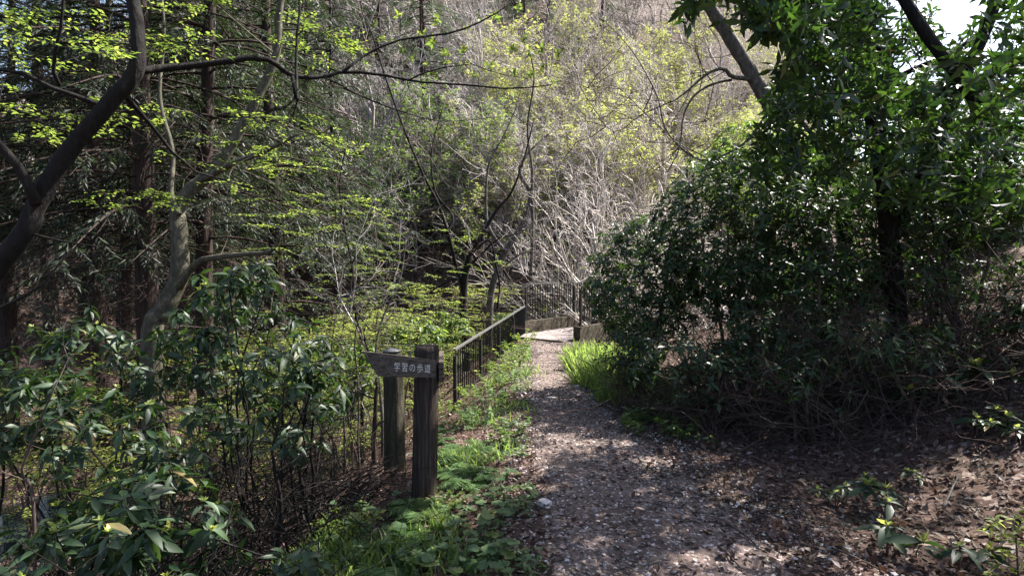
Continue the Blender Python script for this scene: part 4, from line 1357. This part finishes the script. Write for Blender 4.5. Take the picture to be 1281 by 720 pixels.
def sapling(seed, h, n, leaf, size, wide=1.3, L=0.4):
    rng = np.random.RandomState(seed)
    T = thing('understory_sapling', None, 'sapling')
    sk = Skel(seed)
    for k in range(3):
        a = rng.uniform(0, 6.3)
        sk.limb([[0, 0, -.2], [.1 * math.cos(a), .1 * math.sin(a), h * .35], [.5 * wide * math.cos(a), .5 * wide * math.sin(a), h * rng.uniform(.75, 1)]], 0.022, 0.007, k=6, wob=.02)
    lay = rng.uniform(0.25, 1.0, 9) * h
    tips = []
    for _ in range(n):
        z = lay[rng.randint(9)] + rng.normal(0, .06)
        a, r = rng.uniform(0, 6.3), wide * math.sqrt(rng.rand()) * (1.15 - 0.5 * z / h)
        tips.append([r * math.cos(a), r * math.sin(a), z])
    tips = sorted(tips, key=lambda c: c[0] ** 2 + c[1] ** 2)
    bag = LeafBag()
    flat_sprays(sk, bag, rng, tips, size, n=11, L=L, k=3, rmax=.01, tip=.0025)
    sk.mb.build('stems', M['twig_dark'], T)
    bag.mesh(T_SMALL).build('crown', M[leaf], T)
    return T


kS = Kind([sapling(131, 2.7, 130, 'leaf_sap', .06), sapling(132, 2.1, 115, 'leaf_sap', .055, 1.2), sapling(133, 2.4, 110, 'leaf_new', .065, 1.3)])
for px, d, k, sc, lab in ((395, 8.5, 0, 1.0, 'light green layered sapling left of the wooden posts'), (345, 9.5, 1, 1.1, 'light green sapling behind the glossy shrubs, right of the pale leaning tree'),
                          (440, 10.0, 2, 1.0, 'mid green sapling down the bank beyond the slim dark stem'), (500, 10.5, 0, 0.9, 'light green sapling directly above the signpost'),
                          (540, 11.2, 2, 0.85, 'mid green sapling just beyond the near end of the path railing'), (470, 12.5, 1, 1.2, 'fresh green sapling in the gully behind the signpost'),
                          (400, 12.0, 0, 1.2, 'tall light green sapling in the gully beyond the glossy shrubs'), (560, 14.5, 1, 1.1, 'light green sapling behind the forked dark tree'),
                          (630, 16.4, 0, 0.9, 'yellow-green sapling framed by the corner of the two railings'), (320, 13.0, 2, 1.2, 'mid green sapling under the drooping dark conifer'),
                          (100, 8.0, 1, 1.0, 'light green sapling between the left edge and the slim conifer trunk'), (30, 7.5, 0, 1.0, 'light green sapling behind the lower limb of the black-barked tree'),
                          (520, 17.5, 0, 1.2, 'light green sapling across the gully, left of the forked dark tree'), (430, 16.0, 1, 1.3, 'light green sapling across the gully above the wooden posts'),
                          (360, 7.2, 2, 0.9, 'thin-leaved sapling reaching over the tallest glossy shrub'), (455, 8.8, 0, 0.9, 'light green sapling close behind the slim dark stem'), (590, 17.0, 0, 1.1, 'light green sapling across the gully behind the twin grey trunks'),
                          (240, 11.0, 1, 1.2, 'light green sapling behind the fork of the pale leaning tree'), (160, 10.0, 0, 1.2, 'light green sapling among the straight conifer trunks'),
                          (672, 18.0, 1, 1.0, 'low green sapling right behind the corner post of the bridge railing'), (705, 18.5, 0, 0.8, 'green sapling behind the middle of the bridge railing'), (610, 15.6, 1, 1.0, 'light green sapling at the foot of the twin grey trunks'),
                          (690, 20.5, 1, 0.9, 'low green sapling seen through the bridge railing')):
    g = P(px, 400, d)
    kS.place((g[0], g[1], H(g[0], g[1])), px * .37, sc, lab, 'understory saplings in the gully', (0, 0), k)
kS.finish()
R = np.random.RandomState(140)
for px, d, c, rad, n, lab in ((520, 10.2, (522, 418, 10.2), (.55, .5, .35), 90, 'dark leafy shrub with hanging leaves just left of the near railing end'),
                              (556, 12.3, (556, 408, 12.2), (.6, .5, .40), 90, 'dark leafy shrub behind the railing under the forked tree'),
                              (632, 17.0, (628, 402, 16.8), (.5, .5, .35), 60, 'dark leafy shrub below the railing corner beside the bridge'),
                              (440, 7.6, (430, 455, 7.5), (.5, .5, .4), 70, 'loose leafy shrub low on the bank left of the two posts')):
    evergreen('leafy_shrub', lab, 'shrub', gbase(px, d), above(shrub_tips(R, P(*c), rad, n)), R.randint(9999), 'leaf_mid', T_EVER, 0.15, 7, 4, 'twig_dark', .02, 0, 'leafy shrubs beyond the railing', .4, elev=-0.2)

# thin bare stems standing in the thicket left of the posts
def thin_stem(name, pts, d, r, lab, mat='twig_dark'):
    g = P(pts[0][0], pts[0][1], d)
    base = np.array([g[0], g[1], H(g[0], g[1])])
    T = thing(name, lab, 'sapling', tuple(base), 'thin stems in the thicket')
    sk = Skel(int(pts[0][0]))
    L_ = sk.limb([base - [0, 0, .1]] + px_limb(pts, d, d), r, r * .4, k=6, wob=.01)
    rr = np.random.RandomState(int(pts[0][0]))
    out = []
    for _ in range(5):
        grow(rr, out, L_[rr.randint(len(L_) // 3, len(L_))], rr.normal(0, 1, 3) + [0, 0, .5], rr.uniform(.3, .8), r * .4, 0, dict(seg=[5, 4], wob=.2, up=[.05, 0], kids=[4], t0=.2, ang=(.4, 1), ratio=[.5], rmin=.0018))
    for p, q, l in out: sk.mb.tube(p, q, 3, cap=False)
    sk.mb.build('stem', M[mat], T, tuple(base))


thin_stem('bare_sapling', [(468, 560), (469, 510), (472, 470), (462, 430)], 5.8, .032, 'reddish sunlit bare stem just left of the rear wooden post', 'bark_cedar')
thin_stem('bare_sapling', [(448, 590), (446, 540), (446, 480), (440, 430), (452, 380)], 5.4, .012, 'thin dark bare stem left of the reddish bare stem')
thin_stem('bare_sapling', [(430, 560), (425, 500), (412, 450), (416, 390)], 6.2, .013, 'thin bare stem leaning left beyond the brush pile')
thin_stem('bare_sapling', [(395, 590), (402, 520), (398, 470), (410, 410)], 5.0, .011, 'thin bare stem at the left end of the brush pile')
thin_stem('bare_sapling', [(505, 540), (508, 500), (515, 450), (512, 400)], 7.0, .012, 'thin bare stem between the rear post and the railing')
thin_stem('bare_sapling', [(40, 640), (25, 590), (45, 540), (70, 490)], 3.0, .011, 'bent bare stem crossing the dark ground near the left edge')
thin_stem('bare_sapling', [(385, 640), (372, 580), (382, 520), (388, 460)], 3.6, .018, 'crooked dark stem right of the upright glossy shrub', 'bark_black')
thin_stem('bare_sapling', [(345, 690), (352, 630), (340, 570), (355, 500)], 3.2, .016, 'crooked dark stem rising by the bottom of the brush pile', 'bark_black')

# ================================================================== PATH-SIDE PLANTS
def base_at(px, py): return G(px, py)


def fern(seed, n, L):
    rng = np.random.RandomState(seed)
    T = thing('fern', None, 'fern')
    st, bag = MB(), LeafBag()
    for k in range(n):
        a = k * 2.4 + rng.uniform(-.3, .3)
        l = L * rng.uniform(.7, 1.1)
        hd = np.array([math.cos(a), math.sin(a), 0])
        t = np.linspace(0, 1, 9)[:, None]
        lift = rng.uniform(.5, .95)
        p = hd * l * t * (0.95 - .1 * lift) + np.array([0, 0, 1.0]) * l * (lift * t - (lift * .85) * t ** 2.2)
        st.tube(p, np.linspace(.0028, .0008, 9), 3, cap=False)
        m = 20
        tt = np.linspace(.18, .99, m)
        q = np.stack([np.interp(tt, t[:, 0], p[:, i]) for i in range(3)], -1)
        ax = nrm(np.gradient(q, axis=0))
        sd = nrm(np.cross(ax, [0, 0, 1]))
        wl = l * .26 * np.sin(math.pi * np.clip((tt - .02) / 1.02, 0, 1) ** .75) + .006
        for s in (-1, 1):
            bag.add(q, sd * s + ax * .45 + rng.normal(0, .06, (m, 3)) + [0, 0, -.12], np.array([0, 0, 1.0]) + rng.normal(0, .15, (m, 3)), wl)
    st.build('stalks', M['fern'], T)
    tm = dict(v=[(0, .06, 0), (0, -.06, 0), (.5, -.10, .02), (.5, .10, .02), (1, 0, -.06)], q=[(0, 1, 2, 3)], t=[(3, 2, 4)])
    bag.mesh(tm).build('fronds', M['fern'], T)
    return T


def broad_herb(seed, n, size, spread):
    rng = np.random.RandomState(seed)
    T = thing('broad_leaf_herb', None, 'plant')
    st, bag = MB(), LeafBag()
    for k in range(n):
        a = rng.uniform(0, 6.3)
        r = spread * math.sqrt(rng.rand())
        z = rng.uniform(.05, .15)
        tip = np.array([r * math.cos(a), r * math.sin(a), z])
        st.tube(curve([[tip[0] * .3, tip[1] * .3, -.02], [tip[0] * .7, tip[1] * .7, z * .8], tip], 6), .0025, 4, cap=False)
        bag.add(tip, [math.cos(a), math.sin(a), rng.uniform(-.3, .1)], nrm(np.array([.25 * math.cos(a), .25 * math.sin(a), 1]) + rng.normal(0, .18, 3)), size * rng.uniform(.55, 1.15))
    st.build('stalks', M['herb'], T)
    bag.mesh(T_ROUND).build('leaves', M['herb'], T)
    return T


def leafy_herb(seed, n, h, leaf, size):
    rng = np.random.RandomState(seed)
    T = thing('leafy_herb', None, 'plant')
    st, bag = MB(), LeafBag()
    for k in range(n):
        a, r = rng.uniform(0, 6.3), rng.uniform(.02, .14)
        b = np.array([r * math.cos(a), r * math.sin(a), -.02])
        t = b + np.array([math.cos(a) * h * .4, math.sin(a) * h * .4, h * rng.uniform(.5, 1)])
        c = curve([b, (b + t) / 2 + [0, 0, h * .12], t], 7)
        st.tube(c, .002, 3, cap=False)
        for q in c[2:]: rosette(bag, rng, q, [0, 0, 1], 4, size, .25, .4, 0)
    st.build('stalks', M[leaf], T)
    bag.mesh(T_SMALL).build('leaves', M[leaf], T)
    return T


kF = Kind([fern(151, 13, .30), fern(152, 9, .26), fern(153, 16, .34)])
for px, py, k, sc, lab in ((578, 575, 2, 1.0, 'lush fern right of the signpost, the largest on the verge'), (556, 590, 0, 1.0, 'fern touching the right side of the signpost'), (585, 606, 0, 1.1, 'fern between the signpost and the path, below the largest fern'),
                           (606, 562, 1, 1.0, 'fern at the path edge right of the largest fern'), (525, 645, 2, 0.9, 'fern at the foot of the signpost'), (516, 690, 1, 1.2, 'grey-green fern near the bottom edge below the signpost'),
                           (480, 712, 0, 1.1, 'fern at the bottom edge among the round leaves'), (560, 540, 1, 1.1, 'fern beyond the signpost near the railing foot'), (590, 520, 0, 1.0, 'small fern on the verge midway along the railing'),
                           (590, 700, 1, 0.9, 'fern at the bottom edge beside the path'), (425, 690, 0, 1.1, 'fern beside the long grass near the bottom edge'), (545, 555, 0, .8, 'half hidden fern right behind the signpost'),
                           (500, 665, 1, .8, 'little fern left of the fern at the signpost foot'), (815, 525, 0, 1.1, 'dark fern under the bush on the right side of the path'), (790, 505, 2, 1.0, 'fern in front of the bright grass on the right')):
    kF.place(tuple(base_at(px, py)), px * .7, sc, lab, 'ferns on the verge', (0, 0), k)
kF.finish()
kB = Kind([broad_herb(161, 11, .085, .16), broad_herb(162, 7, .10, .13), broad_herb(163, 15, .07, .20)])
for px, py, k, sc, lab in ((622, 660, 1, 1.0, 'round-leaved plant at the path edge above the others'), (612, 690, 0, 1.0, 'round-leaved plant at the path edge near the bottom of the picture'), (575, 712, 2, 1.0, 'spreading round-leaved plant at the bottom edge beside the path'),
                           (455, 660, 1, 1.0, 'pair of round leaves beside the foot of the brush pile'), (478, 690, 0, 1.0, 'round-leaved plant below the brush pile'), (540, 705, 2, .9, 'round-leaved plant at the bottom edge, middle of the verge'),
                           (625, 625, 1, .8, 'small round-leaved plant on the path edge level with the pale flat stone'), (630, 600, 0, .75, 'small round-leaved plant on the path edge right of the ferns'), (560, 665, 0, .8, 'round-leaved plant halfway between signpost and path edge'),
                           (625, 712, 0, .9, 'round-leaved plant cut by the bottom edge right beside the path'), (500, 640, 1, .7, 'small round leaves left of the signpost foot'), (645, 640, 1, .6, 'tiny round-leaved plant growing out onto the path'),
                           (442, 640, 2, .7, 'cluster of small round leaves on the brush pile edge'), (590, 640, 2, .7, 'cluster of small round leaves below the ferns')):
    kB.place(tuple(base_at(px, py)), px * .9, sc, lab, 'round-leaved plants on the verge', (0, 0), k)
kB.finish()
kH = Kind([leafy_herb(171, 9, .22, 'herb', .05), leafy_herb(172, 12, .28, 'leaf_new', .055), leafy_herb(173, 8, .18, 'leaf_mid', .06)])
for px, py, k, sc, lab in ((655, 432, 1, 1.5, 'yellow-green bushy plant at the far end of the railing'), (648, 446, 1, 1.4, 'yellow-green plant just in front of the far railing end'), (640, 458, 1, 1.3, 'yellow-green plant on the verge two thirds along the railing'),
                           (628, 470, 1, 1.2, 'light green plant on the verge, railing side, beyond the small ferns'), (640, 482, 0, 1.2, 'soft green plant at the path edge beside the railing'), (618, 488, 1, 1.2, 'light green plant at the railing foot, middle of its length'),
                           (612, 505, 0, 1.2, 'soft green plant near the railing foot'), (632, 508, 2, 1.2, 'mid green plant at the path edge below the soft green plant'), (590, 500, 1, 1.2, 'light green plant right of the near railing post'),
                           (600, 530, 0, 1.2, 'soft green plant at the verge between fern and path'), (640, 545, 2, 1.0, 'mid green plant at the path edge level with the signpost board'), (625, 560, 2, .9, 'low mid green plant right of the fern clump'),
                           (660, 470, 0, .9, 'small soft green plant leaning over the far path edge'), (560, 520, 1, 1.1, 'light green plant below the near railing post'), (800, 540, 2, 1.4, 'dark leafy plant at the bush foot on the right of the path'),
                           (835, 520, 0, 1.5, 'soft leafy plant beneath the round evergreen shrub'), (770, 500, 1, 1.3, 'light green plant in the bright grass clump'), (850, 545, 2, 1.3, 'mid green plant in the shade beneath the dark shrubs'),
                           (440, 675, 1, .9, 'light green plant beside the long grass'), (455, 700, 0, 1.0, 'soft green plant at the bottom edge by the grass'), (560, 640, 1, .6, 'small yellow-green sprout below the signpost'),
                           (500, 712, 2, .9, 'mid green plant at the bottom edge below the fern')):
    kH.place(tuple(base_at(px, py)), px * .3, sc, lab, 'leafy plants along the path', (0, 0), k)
kH.finish()

# seedlings of the glossy shrub on the right slope
def seedling(seed, n, h, sz=.10):
    rng = np.random.RandomState(seed)
    T = thing('shrub_seedling', None, 'seedling')
    st, bag, bb = MB(), LeafBag(), LeafBag()
    for k in range(n):
        a = rng.uniform(0, 6.3)
        t = np.array([math.cos(a) * .12 * (k > 0), math.sin(a) * .12 * (k > 0), h * rng.uniform(.7, 1)])
        st.tube(curve([[0, 0, -.03], t * [.4, .4, .5], t], 7), np.linspace(.006, .003, 7), 5, cap=False)
        rosette(bag, rng, t, [0, 0, 1], 8, sz, .18, .25, .03)
        rosette(bb, rng, t, [0, 0, 1], 6, .04, 1.0, .3, 0)
    st.build('stem', M['twig_dark'], T)
    bag.mesh(T_AUCUBA).build('leaves', M['leaf_aucuba'], T)
    bb.mesh(T_SMALL).build('flower_clumps', M['bud'], T)
    return T


kA = Kind([seedling(181, 3, .16), seedling(182, 4, .14), seedling(183, 2, .12, .115)])
for px, py, k, sc, lab in ((1128, 520, 0, 1.9, 'glossy seedling catching pale light on the dark right slope'), (1222, 548, 1, 1.5, 'glossy seedling near the right edge, up the slope from the bright-leaved sprig'),
                           (1265, 500, 1, 2.0, 'large-leaved glossy plant cut by the right edge'), (1112, 655, 1, 1.4, 'glossy seedling in the middle of the right-hand litter'), (1110, 695, 2, 1.5, 'glossy seedling with flat spread leaves nearest the path on the right'),
                           (1090, 615, 2, .8, 'small glossy seedling above the two others in the right-hand litter'), (1045, 635, 0, .9, 'tiny glossy seedling closest to the path centre on the right'), (1200, 715, 2, 1.2, 'glossy seedling cut by the bottom edge at the right'),
                           (1150, 610, 1, .7, 'little glossy seedling behind the middle one in the right-hand litter'), (875, 560, 0, .9, 'glossy seedling at the foot of the dark shrubs beside the path'), (1270, 560, 0, 1.2, 'glossy seedling at the right edge below the large-leaved plant')):
    kA.place(tuple(base_at(px, py)), px * .5, sc, lab, 'glossy seedlings on the right slope', (0, 0), k)
kA.finish()
b = G(1275, 725)
T = thing('bright_sprig', 'bright yellow-green sprig of small leaves at the lower right corner', 'plant', tuple(b))
sk = Skel(191)
R = np.random.RandomState(192)
bag = LeafBag()
bd_ = float((b - EYE) @ FWD)
sk.limb([b - [0, 0, .05], P(1272, 690, bd_), P(1268, 650, bd_)], .006, .003, k=5)
for (px, py) in ((1240, 655), (1255, 668), (1268, 648), (1275, 660), (1262, 690), (1275, 680), (1250, 705), (1278, 705), (1290, 670), (1290, 640), (1240, 715), (1232, 662), (1246, 650), (1262, 672), (1280, 650), (1256, 690), (1270, 712), (1236, 690)):
    c = P(px, py, bd_ + R.uniform(-.1, .1))
    sk.attach(c, .0015, 3, 0, .003)
    rosette(bag, R, c, [0, 0, 1], 7, .055, .35, .4, .02)
finish(sk, T, b, 'stem', M['twig_dark'], [('leaves', bag.mesh(T_EVER), M['leaf_sap'])])

# grass
def grass(name, polys, n, hmin, hmax, seed):
    rng = np.random.RandomState(seed)
    pts = []
    for (px, py, r, w) in polys:
        c = G(px, py)
        m = int(n * w)
        a, q = rng.uniform(0, 6.3, m), r * np.sqrt(rng.rand(m))
        pts.append(np.stack([c[0] + q * np.cos(a), c[1] + q * np.sin(a)], -1))
    p = np.concatenate(pts)
    z = height(p[:, 0], p[:, 1]) - .01
    m = len(p)
    D = np.stack([rng.normal(0, .45, m), rng.normal(0, .45, m), np.ones(m)], -1)
    b = MB()
    b.leaves(np.concatenate([p, z[:, None]], 1), D, np.concatenate([rng.normal(0, 1, (m, 2)), np.full((m, 1), .25)], 1), rng.uniform(hmin, hmax, m), T_BLADE)
    return tag(b.build(name, M['grass']), kind='stuff')


grass('bright_grass', [(750, 462, .55, .45), (770, 480, .6, .3), (735, 450, .4, .2), (790, 500, .5, .12), (780, 455, .6, .3)], 4600, .14, .42, 201)
grass('verge_grass', [(400, 700, .16, .3), (420, 680, .12, .15), (380, 712, .18, .25), (552, 665, .05, .05), (460, 705, .14, .12), (600, 575, .3, .08), (640, 470, .6, .1), (620, 520, .5, .1), (575, 585, .25, .05), (520, 700, .3, .12), (420, 720, .2, .2)], 1800, .06, .19, 202)

# low ground cover of tiny weeds between signpost, railing and path, and along the right-hand edge
R = np.random.RandomState(205)
n = 1700
y = 2.6 + 10.6 * R.rand(n) ** 1.2
x = path_c(y) - path_w(y) / 2 + 0.06 - np.abs(R.normal(0, .42, n))
n2 = 500
y2 = R.uniform(5.2, 10, n2)
x = np.concatenate([x, path_c(y2) + path_w(y2) / 2 + R.uniform(0.0, .8, n2)])
y = np.concatenate([y, y2])
kp = vnoise(x * 4, y * 4, 33) > -0.12
bag = LeafBag()
for a, c in zip(x[kp], y[kp]):
    h_ = H(a, c)
    rosette(bag, R, np.array([a, c, h_ + R.uniform(.01, .07)]), [R.normal(0, .2), R.normal(0, .2), 1], R.randint(4, 8), R.uniform(.025, .065), .35, .4, .02)
tag(bag.mesh(T_EVER).build('ground_cover', M['herb']), kind='stuff')

# ================================================================== LOOSE THINGS ON THE GROUND
b = G(681, 631)
T = MB()
rr = np.random.RandomState(3)
v = np.array([[.055, -.01, 0], [.035, .028, 0], [.0, .062, 0], [-.03, .04, 0], [-.058, .012, 0], [-.03, -.03, 0], [.004, -.056, 0]])
v2 = v * [.9, .9, 1] + [0, 0, .016]
T.add(np.concatenate([v - [0, 0, .01], v2, [[0, 0, .019]]]), [(i, (i + 1) % 7, 7 + (i + 1) % 7, 7 + i) for i in range(7)], [(7 + i, 7 + (i + 1) % 7, 14) for i in range(7)])
tag(T.build('flat_stone', M['stone'], None, (b[0], b[1], b[2] + .012), False), 'pale flat square-cornered stone lying on the path by itself', 'stone')
bpy.data.objects['flat_stone'].data.transform(Matrix.Translation((b[0], b[1], b[2] + .012)))


def stone(px, py, s, lab, seed):
    rr = np.random.RandomState(seed)
    c = G(px, py)
    m = MB()
    k, n = 9, 5
    vv = []
    for i in range(n):
        e = -0.5 + 1.9 * i / (n - 1)
        for j in range(k):
            q = j * 2 * math.pi / k
            vv.append(np.array([math.cos(q) * math.cos(e) * 1.2, math.sin(q) * math.cos(e), math.sin(e) * .5]) * s * rr.uniform(.85, 1.12))
    vv.append(np.array([0, 0, .5 * s]))
    i = np.arange(n - 1)[:, None] * k
    j = np.arange(k)[None]
    m.add(np.array(vv), np.stack([i + j, i + (j + 1) % k, i + k + (j + 1) % k, i + k + j], -1).reshape(-1, 4), [((n - 1) * k + q, (n - 1) * k + (q + 1) % k, n * k) for q in range(k)])
    o = m.build('stone', M['stone'], None, (0, 0, 0), False)
    o.location = c
    o.rotation_euler.z = rr.uniform(0, 6)
    tag(o, lab, 'stone', 'loose stones on the path')


for k, (px, py, s, lab) in enumerate(((722, 484, .07, 'light stone half sunk in the right of the path below the bright grass'), (690, 498, .055, 'light stone half sunk in the middle of the path beyond the bend'), (668, 500, .05, 'tilted light stone at the left path edge'),
                                      (648, 525, .04, 'light stone on the left path edge above the small plants'), (795, 556, .04, 'light stone at the right path edge below the dark ferns'), (790, 585, .03, 'small light stone right of the dark stick'),
                                      (710, 580, .03, 'small light stone in the middle of the path'), (752, 615, .03, 'small light stone below the dark stick'), (735, 471, .05, 'light stone where the grass meets the path'), (655, 492, .05, 'light stone under the plants at the left path edge'))):
    stone(px, py, s, lab, 300 + k)


def stick(px0, py0, px1, py1, r, lab, seed, bend=.03, name='fallen_stick'):
    rr = np.random.RandomState(seed)
    a, c = G(px0, py0), G(px1, py1)
    n = 9
    t = np.linspace(0, 1, n)[:, None]
    p = a + (c - a) * t
    p[:, :2] += np.cumsum(rr.normal(0, bend * .12, (n, 2)), 0)
    p[:, 2] = height(p[:, 0], p[:, 1]) + r + .012 + .01 * np.sin(t[:, 0] * 3)
    m = MB()
    m.tube(p, np.linspace(r, r * .5, n), 6, .15, rr)
    if np.linalg.norm(c - a) > .25:
        q = p[5]
        m.tube([q, q + nrm((c - a) + rr.normal(0, .3, 3) * [1, 1, 0]) * .12 + [0, 0, .02]], [r * .5, r * .25], 4)
    tag(m.build(name, M['twig_dark'] if seed % 2 else M['bark_grey'], None, tuple(a)), lab, 'stick', 'sticks on the ground')


for k, s in enumerate(((738, 601, 757, 601, .009, 'short dark stick lying across the middle of the path'), (905, 655, 948, 690, .008, 'thin forked stick on the right side of the path near the bottom'), (765, 583, 785, 575, .007, 'thin stick at the right path edge below the stone'),
                       (820, 640, 838, 630, .005, 'thin curved stick right of the path centre'), (835, 605, 848, 618, .004, 'fine twig right of the path on red-brown litter'), (900, 690, 930, 718, .007, 'pale stick at the bottom edge right of the path'),
                       (1010, 655, 1016, 690, .005, 'pale upright-lying twig in the litter left of the glossy seedlings'), (1040, 690, 1100, 718, .006, 'long thin twig crossing the litter at the bottom right'), (810, 712, 838, 706, .007, 'short brown stick at the bottom edge of the path'),
                       (1000, 600, 1060, 590, .006, 'long grey twig on the dark litter slope'), (1180, 640, 1200, 600, .008, 'curved stick on the slope above the bright sprig'), (940, 560, 1000, 545, .008, 'grey stick on the litter under the dark shrubs'))):
    stick(*s, 400 + k)

# brush pile on the bank left of the posts
b = G(430, 640)
T = thing('brush_pile', 'heap of long reddish brown cut twigs sloping down the bank left of the signpost', 'brush pile', tuple(b))
R = np.random.RandomState(210)
m, m2 = MB(), MB()
for k in range(230):
    a = G(R.uniform(330, 400), R.uniform(640, 712))
    c = G(R.uniform(440, 512), R.uniform(582, 628))
    t0, t1 = sorted(R.uniform(0, 1, 2))
    if t1 - t0 < .25: t1 = t0 + .25
    n = 8
    t = np.linspace(t0, t1, n)[:, None]
    p = a + (c - a) * t + R.normal(0, .012, (n, 3))
    p[:, 2] = height(p[:, 0], p[:, 1]) + R.uniform(.01, .15) * (1 - abs(R.uniform(-1, 1)) * .6) + .02
    m.tube(p, np.linspace(R.uniform(.004, .010), .002, n), 4, cap=False)
m.build('twigs', M['bark_cedar'], T, tuple(b))

for o in list(bpy.data.objects):
    if 'origin' in o: del o['origin']
